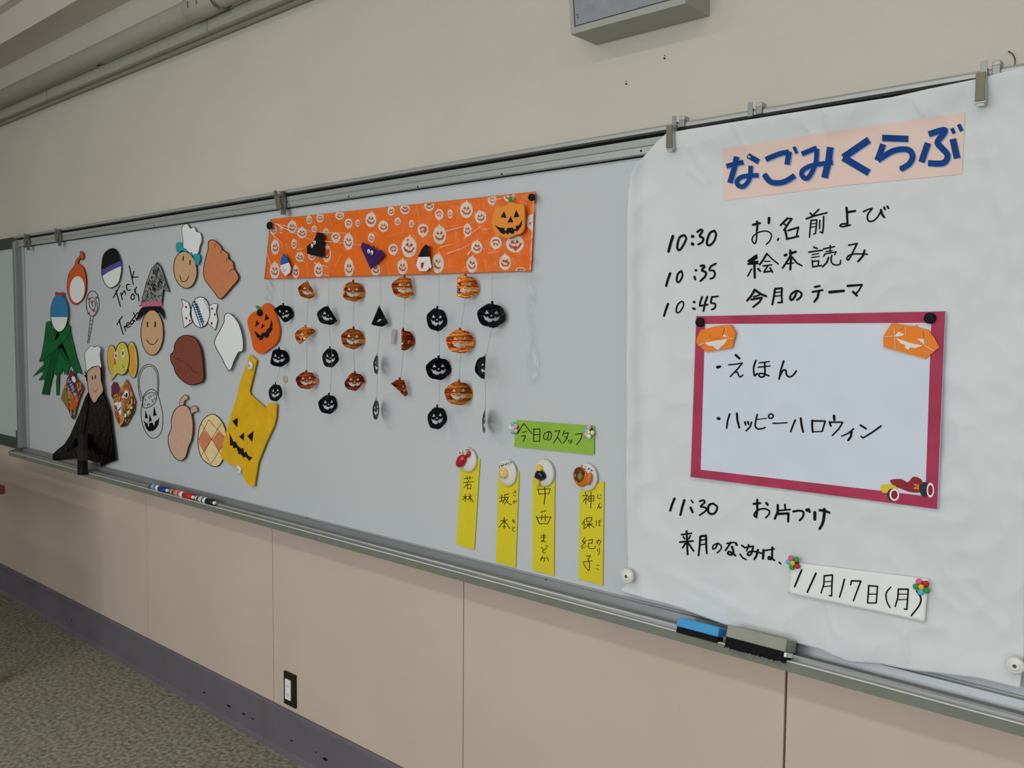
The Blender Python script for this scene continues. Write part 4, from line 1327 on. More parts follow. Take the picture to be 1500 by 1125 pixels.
K3, K4, K5, K6, K7, K8 = (960, 290, 6.25), (1080, 290, 6.25), (1000, 440, 6.25), (1000, 580, 6.25), (960, 700, 6.25), (1150, 720, 15)
TXT = [
    ('10:30', K3, '24|160,350 135,430 120,490;19~262,340 222,360 203,420 202,465 225,475 262,420 282,370 265,340;27|338,352 345,352;28|338,420 343,424;19~385,310 415,290 430,305 405,348 437,368 430,402 392,425;19~540,300 500,320 474,385 474,425 500,432 540,390 555,330 538,300'),
    ('10:35', K3, '21|135,690 115,745 98,805;17~238,668 208,692 195,740 202,770 225,760 248,710 238,668;22|370,662 373,664;20|357,722 365,745;19~415,622 440,618 448,632 425,662 462,682 455,718 412,760;17~545,605 505,630 495,660 530,665 545,690 535,725 503,740;16|510,622 555,600'),
    ('10:45', K3, '19|115,970 95,1025 78,1080;13~240,945 205,975 190,1030 200,1050 225,1040 255,990 255,955 238,945;21|352,952 358,954;20|345,1010 360,1016;16|428,905 410,955 405,988 480,976;18|475,905 455,960 440,1035;16~518,905 508,960 540,965 550,985 540,1010 515,1022;15|520,906 575,900'),
    ('the greeting line of the schedule', K4, '20|145,245 208,230;19|180,215 183,260 178,300;12~178,290 176,370 165,412 148,412 135,380 150,345 200,312 260,303 300,318 312,350 295,395 265,425;23|290,185 288,230;18|460,185 430,215 395,250;14|465,188 498,188;17|498,190 465,235 430,290 370,385;14|425,235 455,255;19|440,300 455,375;15|465,297 560,268 550,310 540,350;17|450,375 500,365 560,350;16|668,140 690,160;14|745,105 700,150;15|632,190 700,165 820,135;13|675,205 668,270 660,360;13|680,205 728,200 722,270 715,325 697,330;9|680,237 720,232;9|675,267 718,260;13|755,205 752,280;14|790,170 788,260 780,320 757,310;20|1000,90 1005,150 1008,238;20|1010,130 1080,118;15~1005,238 960,238 940,255 970,262 1035,247;14|1155,125 1195,105 1235,95;14~1235,95 1195,150 1192,195 1215,215 1255,203 1290,165 1315,115;20|1315,110 1325,150 1345,175;17|1343,85 1352,105;17|1373,76 1385,95'),
    ('the picture book line of the schedule', K4, '18|175,525 100,578;18|105,580 150,592;18|178,545 112,598 185,582;15|98,605 190,600;20|155,600 160,730;13|130,650 95,715;17|190,648 210,670;17|270,510 240,560 205,610;13|275,515 320,560 375,605;11|250,580 300,580;13|235,622 315,612;13|280,620 245,672;15|245,678 320,668;15|300,642 322,680;22|435,525 535,492;20|485,480 490,570 485,655;17|480,540 450,590 415,640;15|500,540 545,595 590,620;12|455,602 515,595;16|700,450 730,462;14|655,495 780,478;10|685,520 745,508;10|680,545 750,535;13|685,572 690,630;13|690,580 745,575 740,612;14|690,630 770,618;13|790,465 890,445;12|850,435 850,490;10|810,490 870,482;12|790,535 802,512 905,492 890,520;15|835,545 820,590 780,630;13~865,525 858,575 880,608 920,612 942,600 945,570;14|1020,432 1060,425 1098,415;14~1096,418 1070,470 1040,530 1015,568 1003,552 1025,525 1080,512 1190,515;18|1165,480 1150,530 1105,582'),
    ('the theme line of the schedule', K4, '20|160,840 125,900 90,940;20|165,845 215,880 265,900;15|150,905 200,890;18|130,930 225,912 205,950 145,998;18|345,832 335,900 320,975;17|345,832 408,825 405,900 410,955 372,958;11|350,865 400,860;11|345,900 400,893;18~545,852 525,905 495,935 482,910 500,875 545,850 585,870 582,905 545,935;18|710,815 755,805;18|690,860 780,843;20|745,860 735,910 705,950;24|845,862 975,850;20|1010,805 1140,795;14|1140,800 1110,850 1082,880;20|1060,860 1095,893'),
    ('11:30', K7, '20|175,190 150,250 135,300;20|265,205 245,270 228,340;13|328,205 345,228;20|322,272 340,315;16~405,215 440,205 450,225 415,262 458,272 462,300 405,342;18~528,235 490,250 483,310 515,332 550,315 565,265 525,235'),
    ('the tidy-up line', K7, '19|900,238 960,232;18|932,200 932,300 925,362;15~925,362 903,340 930,300 990,282 1038,298 1042,330 1010,365;20|1015,230 1028,248;20|1120,250 1120,310 1092,375;16|1185,245 1190,290;15|1125,300 1235,290;20|1125,330 1218,325 1215,400;18~1262,308 1320,300 1355,315 1350,355 1320,390;24|1385,293 1390,300;24|1402,290 1412,310'),
    ('tail of the tidy-up line', K8, '62|652,460 652,615;50|760,410 860,420 975,465;58~862,390 858,520 830,680 760,820'),
    ('the next-month line', K7, '15|240,520 330,508;18|285,488 290,590 295,700;14|255,540 268,560;13|320,530 305,560;16|225,588 345,578;16|278,595 250,640;16|302,600 350,670;17|410,540 405,620 395,710;18|410,537 462,527 465,620 470,690;12|420,570 455,565;12|415,612 455,606;13~572,598 550,642 525,650 530,620 570,600 600,620 600,650 565,688;14|655,600 720,590;15|690,590 665,630 640,665;19|735,597 745,615;17~700,630 715,682 690,705 662,690 680,675 735,712;14|790,618 820,640 850,630 835,668;14|850,612 860,624;14~775,700 800,732 830,747;15|860,632 895,625;16~895,628 875,700 845,705 855,680 900,672 972,690;19|938,660 925,712 905,745;20|990,660 985,740;14|1005,665 1090,650;17~1070,635 1068,700 1065,742 1035,742 1042,722 1090,755;13|1133,772 1148,788'),
]
for t, crop, s in TXT:
    lab(ink('handwriting', [(w_ * 1.18, p_) for w_, p_ in strokes(s, crop)], hi, M_INK, po), f'black brush-pen writing, {t}')
# glued title strip
M_STRIP = mat('peach_strip_paper', (236, 208, 196), 0.65, var=.03, scale=15, bump=.15, bscale=40)
ts = lab(gsurf('title_strip', [(1058.3, 218.2), (1226, 191.5), (1227, 273), (1059.6, 294.4)], 40, 20, lambda x, y: hs(x, y) + .0010, M_STRIP, po), 'peach paper strip with bold blue title')
lab(gsurf('title_strip', [(1225, 191.5), (1413.6, 165), (1409.5, 255), (1224, 273)], 44, 20, lambda x, y: hs(x, y) + .0013, M_STRIP, po), 'right half of the peach title strip')
M_BLUT = mat('blue_title_print', (14, 66, 136), 0.6, spec=.15)
M_BLUS = mat('pale_blue_shadow', (150, 164, 200), 0.5)
T1 = '33|768,765 885,738;38|838,700 825,770 793,880;36|915,692 990,735;32~935,762 928,850 885,905 845,892 848,858 890,835 990,828'
T2 = '36~1038,720 1130,682 1195,668;38|1200,665 1185,755;22|1232,632 1252,678;38~1028,822 1075,875 1160,875 1238,830'
T3 = '34|1285,682 1388,640;33~1388,645 1380,750 1330,845 1290,835 1292,795 1360,760 1500,740;46|1482,635 1468,740 1442,845'
T4 = '48|435,678 258,800;48|258,800 435,905'
T5 = '44|525,665 705,672;42|532,708 515,760 492,820;40~495,820 600,755 700,745 735,790 710,845 652,880'
T6 = '42~845,640 950,610 945,640 905,695 935,735 975,785 945,838 840,838;44|840,700 795,832;46|1010,672 1040,805;24|1003,598 1020,635;26|1050,572 1072,618'
KA, KB2 = (900, 80, 4.6875), (1180, 60, 4.6875)
for a, crop in ((T1, KA), (T2, KA), (T3, KA), (T4, KB2), (T5, KB2), (T6, KB2)):
    s1 = strokes(a, crop)
    ink('letter_shadow', [(w_ + .9, [(x + 1.0, y + .9) for x, y in p_]) for w_, p_ in s1], lambda x, y: hs(x, y) + .0019, M_BLUS, ts, taper=1, square=True)
    ink('letter', s1, lambda x, y: hs(x, y) + .0024, M_BLUT, ts, taper=1, square=True)
for cc in po.children:
    pass

# ---------------------------------------------------------------- framed notice sheet on the poster
M_A3 = mat('glossy_notice_paper', (214, 222, 234), 0.5, var=.01)
M_ROSE = mat('rose_border_print', (176, 52, 86), 0.55, var=.12, scale=25)


def hn(x, y):
    e_ = min(abs(x - 1015), abs(x - 1380), 60) / 60
    return hs(x, y) * .35 + .0135 + .004 * (1 - e_)


nq = [(1019.2, 462.4), (1385.3, 455.2), (1373.6, 746.4), (1010.9, 699.2)]
iq = [(1032.8, 474.6), (1364, 472.8), (1355.5, 726.5), (1026.2, 688)]
no = thing('notice_sheet', 'white notice with rose-red border pinned to the middle of the poster', 'notice', (P(1195, 600, 0).x, 0, P(1195, 600, 0).z))
gsurf('notice_paper', nq, 60, 44, hn, M_A3, no, th=.0005)
e1 = [(x + (1 if x < 1200 else -1) * .8, y + (1 if y < 600 else -1) * .8) for x, y in nq]
for a, b in ((0, 1), (1, 2), (2, 3), (3, 0)):
    gsurf('border_strip', [e1[a], e1[b], iq[b], iq[a]], 50, 3, lambda x, y: hn(x, y) + .0005, M_ROSE, no)


def hni(x, y):
    return hn(x, y) + .0009




def THK(a, crop):
    return [(w_ * 1.15, p_) for w_, p_ in strokes(a, crop)]


lab(ink('handwriting', THK('24|318,612 342,606;20|485,500 520,532;12|420,590 480,585 545,572;13|545,575 500,630 435,698;13~470,660 500,658 512,690 530,700 550,683;15~670,550 650,610 652,670 660,690 682,668;12|700,572 795,560;12|690,612 800,600;15~750,570 752,640 748,690 715,702 695,682 720,668 790,690;16|925,555 900,630 882,720;15~885,700 915,645 942,640 950,680 975,700 1010,685 1040,645', K5), hni, M_INK, no), 'first bullet line, brush-pen word for picture book')
lab(ink('handwriting', THK('26|325,205 335,208;15|430,165 410,230 402,295;18|495,160 500,220 518,290;18|570,240 576,265;16|597,236 603,260;14|630,240 615,285 580,320;14~682,170 668,230 665,280 690,302 730,298 755,288;9|680,215 770,205;13~808,163 830,180 815,203 790,200 788,175 810,163;12|825,250 880,250 955,245;15|1030,220 1005,280 988,328;18|1080,205 1088,270 1102,330;18|1185,225 1185,280 1190,330;15|1190,228 1305,230 1290,280 1275,325;11|1190,328 1280,325;22|1385,182 1388,220;18|1345,238 1355,275;14|1350,240 1465,240 1430,300 1370,362', K6)
          + THK('13|565,300 510,345 455,368;20|545,325 540,370 515,405;17|628,268 680,300;15|815,275 740,330 650,385;13|650,385 632,368', (1160, 580, 6.25)), hni, M_INK, no), 'second bullet line, brush-pen words for happy Halloween')
# printed racing cars (plain, no figures)
K9 = (1160, 580, 6.25)
M_CARR = mat('red_car_print', (150, 30, 40), .45)
M_CARY = mat('yellow_car_print', (226, 200, 50), .45)
M_TYRE = mat('tyre_print', (44, 44, 50), .45)
car = lab(fill('racing_car_print', [smooth_pts(pts('900,770 1000,760 1060,790 1110,740 1180,760 1200,820 1180,880 1080,880 1000,850 930,820', K9), True, 3)], lambda x, y: hn(x, y) + .0009, M_CARR, no), 'small printed red racing car')
fill('tyre', [sc(ell(1215, 855, 48, 68, 20), K9)], lambda x, y: hn(x, y) + .0012, M_TYRE, car)
fill('tyre_wall', [sc(ell(1268, 862, 34, 68, 20), K9)], lambda x, y: hn(x, y) + .0014, M_CARD, car)
fill('tyre_hub', [sc(ell(1268, 862, 22, 48, 18), K9)], lambda x, y: hn(x, y) + .0016, M_CARR, car)
ink('car_number', strokes('6|1118,815 1135,808 1140,825 1120,848 1142,848;6~1150,812 1160,820 1152,830 1162,845 1150,850 1146,838 1158,825 1150,812', K9), lambda x, y: hn(x, y) + .0013, M_CARY, car)
car = lab(fill('racing_car_print', [smooth_pts(pts('810,820 870,808 940,820 960,850 900,880 830,885', K9), True, 3)], lambda x, y: hn(x, y) + .0015, M_CARY, no), 'small printed yellow racing car')
fill('tyre', [sc(ell(915, 905, 42, 58, 20), K9)], lambda x, y: hn(x, y) + .0018, M_TYRE, car)
fill('tyre_wall', [sc(ell(938, 905, 45, 56, 20), K9)], lambda x, y: hn(x, y) + .0020, M_CARD, car)
fill('tyre_hub', [sc(ell(938, 905, 30, 40, 18), K9)], lambda x, y: hn(x, y) + .0022, M_CARR, car)

# origami pumpkins on the notice
M_ORI = mat('orange_origami', (240, 134, 34), 0.6, var=.03)


def origami_pumpkin(label, body, flaps, white, px, py):
    c = P(px, py, 0)
    t = thing('origami_pumpkin', label, 'origami', (c.x, 0, c.z), 'origami pumpkins on the notice corners')
    d = .024
    plate('folded_body', body, d, .004, M_ORI, t)
    for k, f in enumerate(flaps):
        plate('flap', f, d + .0012 + .0004 * k, .0008, M_ORI, t)
    for nm, q in white:
        plate(nm, q, d + .0009, .0008, M_WP, t)
    return t


origami_pumpkin('orange origami pumpkin with white grin at the notice upper left corner', pts('165,272 300,235 385,225 440,222 485,300 450,435 210,472 125,385 130,350', K5),
                [pts('165,272 245,268 250,345 200,385 145,415 125,385 130,350', K5), pts('390,225 440,222 485,300 470,350 415,350', K5), pts('240,268 305,238 350,232 385,240 365,300 350,340 262,350', K5)],
                [('eye', pts('205,350 255,345 215,378 198,385', K5)), ('eye', pts('380,310 405,335 358,330', K5)), ('mouth', pts('200,388 300,370 412,352 380,400 345,430 328,452 310,450 275,415 240,418', K5))], 1048, 492)
origami_pumpkin('orange origami pumpkin with white grin at the notice upper right corner', pts('915,203 1010,225 1120,235 1135,225 1150,245 1245,268 1300,340 1350,430 1220,535 950,455 838,428 835,330', K9[:1] + (440, 6.25)),
                [pts('915,203 1035,228 980,285 935,315 838,330', K9[:1] + (440, 6.25)), pts('1210,278 1245,268 1300,340 1350,430 1300,465 1212,412', K9[:1] + (440, 6.25)), pts('1195,280 1208,350 1145,345', K9[:1] + (440, 6.25))],
                [('eye', pts('945,315 980,285 1030,318 945,335', K9[:1] + (440, 6.25))), ('eye', pts('1145,350 1208,352 1210,405 1180,378', K9[:1] + (440, 6.25))), ('mouth', pts('952,345 1080,390 1200,415 1130,438 1085,430 1065,452 1040,435 1035,408 1000,395', K9[:1] + (440, 6.25)))], 1334, 499)


for o_ in [q_ for q_ in C.objects if q_.name.startswith('origami_pumpkin')]:
    if 'left corner' in o_['label']:
        ink('crease', strokes('5|148,413 205,386;4|415,352 470,350;3|385,228 420,352', K5), .0270, M_WP, o_)
    else:
        ink('crease', strokes('5|838,333 940,325;4|937,245 946,440;5|1212,412 1302,465;3|1035,230 1040,318', (1160, 440, 6.25)), .0270, M_WP, o_)

# ---------------------------------------------------------------- magnets
def knob(px, py, d, r, label, m=M_BLACKP, hgt=.007, name='round_magnet', cat='magnet', group=None, dark=False):
    c = P(px, py, d + hgt * .6)
    c.y = -d
    t = thing(name, label, cat, (c.x, -d, c.z), group)
    lathe_y('magnet_body', c, [(r * .92, 0), (r, hgt * .3), (r, hgt * .75), (r * .88, hgt), (r * .5, hgt * 1.02)], m, t, 26)
    if dark:
        lathe_y('rim_ring', c + Vector((0, -hgt * .98, 0)), [(r * .62, 0), (r * .6, .0006), (r * .34, .0007)], m, t, 22)
        lathe_y('centre_pit', c + Vector((0, -hgt * 1.0, 0)), [(r * .26, 0), (r * .2, .0010), (r * .1, .0011)], mat('brownish_pit', (96, 80, 70), .6), t, 16)
    return t


knob(1025, 472, .021, .0085, 'black round magnet at the notice upper left corner', group='black round magnets')
knob(1362, 466, .021, .0085, 'black round magnet at the notice upper right corner', group='black round magnets')
knob(394.5, 330.5, .016, .011, 'black round magnet at the left end of the banner', group='black round magnets')
knob(778.5, 289, .016, .0078, 'black round magnet at the right end of the banner', group='black round magnets')
knob(379.8, 458, .0125, .010, 'black round magnet on the tilted foam pumpkin stem', group='black round magnets')
M_PEARL = mat('pearly_white_plastic', (226, 226, 218), 0.3, coat=.4)
knob(918.5, 844, .028, .0145, 'large white round magnet at the poster lower left corner', M_PEARL, .008, dark=True, group='white round magnets')
knob(1487, 975, .030, .0125, 'large white round magnet at the poster lower right corner', M_PEARL, .008, dark=True, group='white round magnets')
knob(366.3, 535.5, .012, .013, 'white round magnet at the top handle of the yellow bag', M_PEARL, .007, dark=True, group='white round magnets')
knob(349.5, 688, .012, .013, 'white round magnet at the bottom of the yellow bag', M_PEARL, .007, dark=True, group='white round magnets')


def flower(px, py, d, r, cols, centre, label):
    c = P(px, py, d)
    t = thing('flower_magnet', label, 'magnet', (c.x, c.y, c.z), 'bead flower magnets')
    lathe_y('magnet_base', c, [(r * .9, -.002), (r * .9, .001)], M_BLACKP, t, 16)
    for ang, col in cols:
        a = math.radians(ang)
        q = c + Vector((math.cos(a) * r * .95, -.003, math.sin(a) * r * .95))
        blob('petal', q, r * .55, .0035, r * .55, mat('bead_%d_%d_%d' % col, col, .55, var=.03), t, seg=12)
    blob('centre', c + Vector((0, -.005, 0)), r * .5, .003, r * .5, mat('bead_%d_%d_%d' % centre, centre, .55, var=.03), t, seg=12)


PK, GR, RD, CY, YE = (226, 96, 150), (40, 160, 76), (206, 36, 50), (90, 190, 214), (240, 190, 60)
flower(1163, 824, .022, .0088, ((120, PK), (50, GR), (-30, RD), (-105, GR), (180, CY)), YE, 'bright bead flower magnet at the left of the date card')
flower(1351, 859, .022, .0088, ((120, PK), (45, RD), (-30, GR), (-95, CY), (190, GR)), YE, 'bright bead flower magnet at the right of the date card')
PT, PPK, PW, PY_, PPE = (110, 196, 196), (238, 180, 200), (232, 240, 238), (232, 226, 160), (240, 206, 190)
flower(753.5, 627, .007, .0092, ((100, PT), (38, PPK), (-35, PPK), (-105, PT), (180, PW)), PPE, 'pastel bead flower magnet at the left of the green card')
flower(864, 632.5, .007, .0092, ((90, PPK), (162, PT), (-140, PPK), (-85, PW), (-5, PY_)), PY_, 'pastel bead flower magnet at the right of the green card')

# ---------------------------------------------------------------- date card
KD = (1130, 780, 5.54)


def hd(x, y):
    return hs(x, y) * .5 + .0125 + .002 * (abs(x - 1257) / 100) ** 2


dc = thing('date_card', 'white card with a handwritten date held by two bright bead flowers', 'card', (P(1257, 866, 0).x, 0, P(1257, 866, 0).z))
gsurf('card', [(1157.5, 823), (1360, 848), (1354.6, 911.6), (1154.4, 869)], 36, 12, hd, M_CARD, dc, th=.0006)
lab(ink('handwriting', THK('14|245,305 215,375 188,440;14|360,332 325,410 290,485;11|428,350 425,420 402,492;12|430,352 495,345 490,430 488,515 470,512;8|428,400 490,396;8|425,440 488,433;12|592,380 575,450 552,525;12|650,393 642,425;12|650,392 725,395 700,460 665,555;12|790,430 785,500 780,572;11|790,432 860,437 855,510 850,572 780,572;9|788,500 852,500;11~968,445 932,490 935,555 962,610;12|1030,460 1025,530 1005,600;12|1030,460 1110,460 1105,540 1098,625 1078,620;8|1035,500 1100,500;8|1030,546 1100,542;13~1178,475 1212,530 1200,590 1135,675', KD), lambda x, y: hd(x, y) + .0008, M_INK, dc), 'black pen writing of the date')

# ---------------------------------------------------------------- green card and name strips
KG, KH = (640, 600, 5.357), (640, 670, 5.357)
M_GC = mat('lime_green_card', (146, 188, 66), 0.65, var=.02)
M_YC = mat('mustard_yellow_card', (222, 206, 40), 0.65, var=.02)
gc = thing('green_card', 'lime green card with handwritten heading above the yellow name strips', 'card', (P(812, 640, 0).x, 0, P(812, 640, 0).z))
plate('card', pts('625,82 1235,128 1232,355 605,290', KG), .004, .0008, M_GC, gc)
lab(ink('handwriting', strokes('7|680,110 630,190;7|685,115 745,188;7|668,178 700,173;7|662,208 695,205 678,252;7|760,150 758,248;7|760,155 808,150 805,247;7|760,198 805,195;7|760,248 805,247;7~880,175 865,228 840,228 842,192 880,172 900,195 890,230 868,240;7|925,170 962,165 945,215 915,262;7|945,215 978,262;7|1000,165 985,205;7|1000,187 1030,182 1020,225 990,265;6|1000,210 1020,222;6|1032,240 1036,254;6|1045,238 1048,250;6|1060,236 1056,255 1042,265;7|1085,195 1140,186 1130,230 1095,278', KG), .0046, M_INK, gc), 'black pen heading')


def strip(label, q, writing, wlab):
    q = pts(q, KH)
    cx = sum(a for a, b in q) / 4
    cy = sum(b for a, b in q) / 4
    t = thing('name_strip', label, 'card', (P(cx, cy, 0).x, 0, P(cx, cy, 0).z), 'yellow name strips')
    plate('card', q, .003, .0007, M_YC, t)
    lab(ink('handwriting', strokes(writing, KH), .0036, M_INK, t), wlab)


strip('leftmost yellow name strip with two characters, under the strawberry magnet', '192,0 338,10 293,725 152,685',
      '5|212,165 280,160;5|235,150 238,175;5|258,148 256,172;5|208,197 285,190;5|250,180 235,212 212,237;5|240,215 238,247;5|240,215 268,212 265,247;5|240,246 266,244;5|205,310 240,305;5|224,290 222,347;5|222,312 202,335;5|225,315 240,330;5|245,307 275,302;5|260,285 262,347;5|258,310 245,335;5|262,312 285,350', 'two characters in thin black pen')
strip('second yellow name strip from the left, under the yellow bun magnet', '482,100 645,108 617,865 462,822',
      '6|492,317 522,312;6|508,295 508,342;6|492,348 520,338;6|530,295 565,285;6|532,295 530,330 515,358;6|537,315 560,312 545,345 528,367;6|535,325 560,360 585,372;4|598,277 625,270;4|612,258 618,282;4|600,292 606,302 620,303;4|595,347 615,342 608,362;4|604,336 598,362;4|622,337 628,352;6|500,498 556,490;6|528,470 528,560;6|525,500 485,550;6|532,500 572,560;5|515,545 542,543;4|598,485 600,512 615,512;4|590,495 612,492;4|592,503 612,501;4|592,545 598,558;4~612,545 592,566 598,578 614,578', 'characters with small reading marks')
strip('third yellow name strip from the left, under the black bean bun magnet', '752,150 925,150 918,930 748,885',
      '6|792,245 800,292;6|795,252 890,246 875,290;6|800,288 870,282;7|845,235 848,300 840,370;7|815,430 855,418;7|780,462 805,525;6|790,472 895,467 865,525;6|825,452 822,490;6|850,450 850,500;6|808,520 862,520;6|815,617 855,611;6|815,632 855,626;6~838,600 838,650 822,660 826,650 852,665;6|822,705 832,722;6~860,712 830,735 836,748 852,748;5|856,694 860,702;5|866,692 870,700;6~812,797 845,788 842,812 836,818;6|828,775 815,812;6|862,780 878,815', 'characters running down the strip')
strip('rightmost yellow name strip, under the octopus bun magnet', '1120,260 1312,185 1300,1005 1112,952',
      '6|1143,302 1182,295 1148,347;6|1163,275 1168,290;6|1168,320 1168,366;5|1170,322 1182,335;6|1190,307 1190,345;6|1190,305 1232,300 1230,345;5|1190,325 1230,321;5|1190,345 1230,342;6|1210,275 1208,397;5~1262,293 1264,322 1285,320;4|1278,292 1281,300;4|1286,290 1289,298;5~1280,355 1258,402 1272,382 1280,402 1292,385;6|1165,480 1140,522;6|1155,505 1155,562;6|1175,475 1175,505;6|1175,475 1215,470 1210,500;5|1175,504 1212,502;6|1165,527 1220,522;6|1195,505 1195,552;6|1190,527 1165,555;6|1200,527 1235,550;5|1252,495 1250,535;4|1265,500 1287,498;4|1265,513 1286,511;4~1275,495 1275,530 1264,533 1285,536;4|1288,488 1291,495;6|1160,630 1140,658 1165,668 1135,695;5|1170,650 1145,672;5|1135,702 1142,718;5|1150,700 1155,712;5|1165,692 1172,702;6|1188,650 1222,645 1215,675;6|1190,675 1218,673;6~1190,675 1192,712 1235,714 1240,695;5~1272,645 1258,675 1256,655 1278,650 1282,668 1270,690;5|1258,715 1262,742;5|1275,710 1276,745 1264,767;6|1172,775 1205,770 1185,798;6~1185,797 1197,840 1190,888 1150,835;6|1145,822 1218,812;5|1253,847 1272,848;5|1250,872 1270,880', 'characters with small reading marks')


# ---------------------------------------------------------------- clay bread magnets
def clay(cx, cy, rx, ry, label, words):
    d = .004
    c = P(cx, cy, d + .006)
    x0 = P(cx - rx, cy, d + .006).x
    x1 = P(cx + rx, cy, d + .006).x
    hz = (P(cx, cy - ry, d + .006).z - P(cx, cy + ry, d + .006).z) / 2
    t = thing('bread_magnet', label, 'magnet', (c.x, -d, c.z), 'clay bread magnets above the name strips')
    rr = (x1 - x0) / 2
    lathe_y('clay_disc', Vector((c.x, -d, c.z)), [(1, 0), (1.0, .004), (.95, .006), (.5, .0064)], mat('white_clay', (222, 219, 214), .6, var=.02), t, 30, sx=rr, sz=hz)
    if words:
        ink('lettering', strokes(words, (650, 640, 6.25)), d + .0074, M_INK, t)
    return t, d + .0065


def at(px, py, d):
    return P(650 + px / 6.25, 640 + py / 6.25, d)


t, dd = clay(683.6, 673.6, 13, 18, 'white clay magnet with glossy red strawberry bread', '4|145,140 155,150;4|140,150 158,146;4|175,125 172,150 182,150;4|188,118 200,116;4|190,138 202,136;4|208,112 210,138;4|215,115 228,112;4~222,110 224,135 216,138 230,138;4|236,110 240,135')
V = []
blob('strawberry_bread', at(160, 220, dd + .004), .0195, .010, .0120, mat('red_glaze', (186, 22, 44), .2, coat=.6, var=.15, scale=120), t, rot=-.80, wob=.08, seg=18)
blob('strawberry_tip', at(226, 160, dd + .003), .0055, .005, .009, MATS['red_glaze'], t, rot=.5)
t, dd = clay(742, 692.8, 13, 19.5, 'white clay magnet with pale yellow melon bun', '4|505,265 510,280;4|520,255 530,275;4|525,262 540,258;4|535,250 548,248 546,265 534,266;4|555,245 560,255;4|572,238 565,262;4|582,235 580,258;4|590,232 598,255;4|605,230 618,228 610,250')
c = at(555, 332, dd)
bun = blob('melon_bun', c + Vector((0, -.002, 0)), .0125, .009, .0125, mat('pale_yellow_clay', (240, 212, 132), .5, var=.04), t, seg=20)
for k in (-.5, 0, .5):
    for ax in (0, 1):
        path = []
        for i in range(9):
            a = -.8 + 1.6 * i / 8
            u, v = (k * .0125, a * .0125) if ax else (a * .0125, k * .0125)
            rr = 1 - (u / .0125) ** 2 - (v / .0125) ** 2
            if rr > 0.02:
                path.append(c + Vector((u, -.002 - .009 * math.sqrt(rr), v)))
        if len(path) > 2:
            tube('score_line', path, .0004, mat('score_brown', (206, 160, 90), .6), bun, seg=5)
t, dd = clay(796, 692.8, 14.2, 20, 'white clay magnet with black bean roll and yellow filling', '')
blob('yellow_filling', at(880, 298, dd + .002), .0078, .0065, .0110, mat('yellow_clay', (238, 196, 30), .4), t)
blob('black_bean_paste', at(885, 352, dd + .003), .0145, .0095, .0110, mat('black_glaze', (16, 14, 20), .15, coat=.8), t, wob=.25, seg=18)
blob('white_icing', at(905, 395, dd), .0045, .0035, .0035, M_WHITE, t)
blob('yellow_tail', at(866, 425, dd + .003), .0042, .005, .0090, MATS['yellow_clay'], t, rot=.1)
t, dd = clay(858, 699, 15.5, 20.5, 'white clay magnet with cut-open orange bun and green filling', '4|1255,262 1275,258;4|1262,265 1268,280;4|1290,275 1305,272;4|1288,292 1304,290;4|1322,285 1335,300;4|1330,280 1318,305;4|1340,290 1345,300;4|1355,300 1350,320;4|1345,305 1368,312')
blob('orange_bun', at(1255, 365, dd + .001), .0185, .0085, .0210, mat('baked_orange_clay', (214, 116, 40), .4, var=.08), t, seg=18, rot=-.4)
blob('brown_inside', at(1240, 350, dd + .006), .0135, .0060, .0155, mat('brown_clay', (104, 46, 22), .3, var=.15), t, wob=.15, seg=16)
blob('green_filling', at(1250, 365, dd + .012), .0065, .005, .008, mat('olive_clay', (130, 132, 44), .35), t)
blob('bun_flap', at(1325, 385, dd + .006), .0078, .0045, .0140, MATS['baked_orange_clay'], t, rot=.3)
for k in (345, 358):
    tube('pick', [at(1175, k, dd + .013), at(1230, k + 4, dd + .010)], .0008, M_SALM, t, 6)

# ---------------------------------------------------------------- erasers and markers in the tray
FELT_K = mat('sooty_felt', (18, 18, 20), 0.95, var=.2, scale=200, bump=.6, bscale=300)
er = thing('board_eraser', 'blue whiteboard eraser with sooty felt lying in the tray', 'eraser', (-.78, -.05, Z(-.55)))
x0, x1 = P(990, 904, .066).x, P(1051, 917, .066).x
M_ERB = mat('blue_plastic', (66, 158, 214), .5, var=.03)
box('handle', x0, x1, -.067, -.030, Z(-.534), Z(-.5175), M_ERB, er, bev=.002)
box('felt', x0 + .001, x1 - .001, -.0655, -.031, Z(-.5445), Z(-.5342), FELT_K, er, bev=.001)
box('side_panel', x0 + .002, x1 + .010, -.030, -.020, Z(-.543), Z(-.5185), mat('navy_blue_plastic', (26, 70, 120), .5), er, bev=.001)
e2 = thing('board_eraser', 'large grey whiteboard eraser with crumbling black felt in the tray', 'eraser', (-.66, -.055, Z(-.55)))
x0, x1 = P(1062, 918, .072).x, P(1149, 944, .072).x
box('handle', x0, x1, -.073, -.030, Z(-.5295), Z(-.5090), M_GREYP, e2, bev=.0015)
bm = bmesh.new()
bmesh.ops.create_grid(bm, x_segments=46, y_segments=5, size=1)
vs, fs = [], []
rnd = random.Random(5)
nxx, nzz = 48, 4
for side in (0, 1):
    for j in range(nzz + 1):
        for i in range(nxx + 1):
            x = x0 + .001 + (x1 - x0 - .001) * i / nxx
            z = -.5297 - .0155 * j / nzz
            if j == nzz:
                z += rnd.uniform(-.0035, .0015)
            vs.append(Vector((x, (-.0725 if side == 0 else -.0605) + rnd.uniform(-.0004, .0004), Z(z))))
W = nxx + 1
off = W * (nzz + 1)
for j in range(nzz):
    for i in range(nxx):
        a = j * W + i
        fs.append((a, a + W, a + W + 1, a + 1))
        fs.append((off + a, off + a + 1, off + a + W + 1, off + a + W))
for i in range(nxx):
    a = nzz * W + i
    fs.append((a, off + a, off + a + 1, a + 1))
    fs.append((i, i + 1, off + i + 1, off + i))
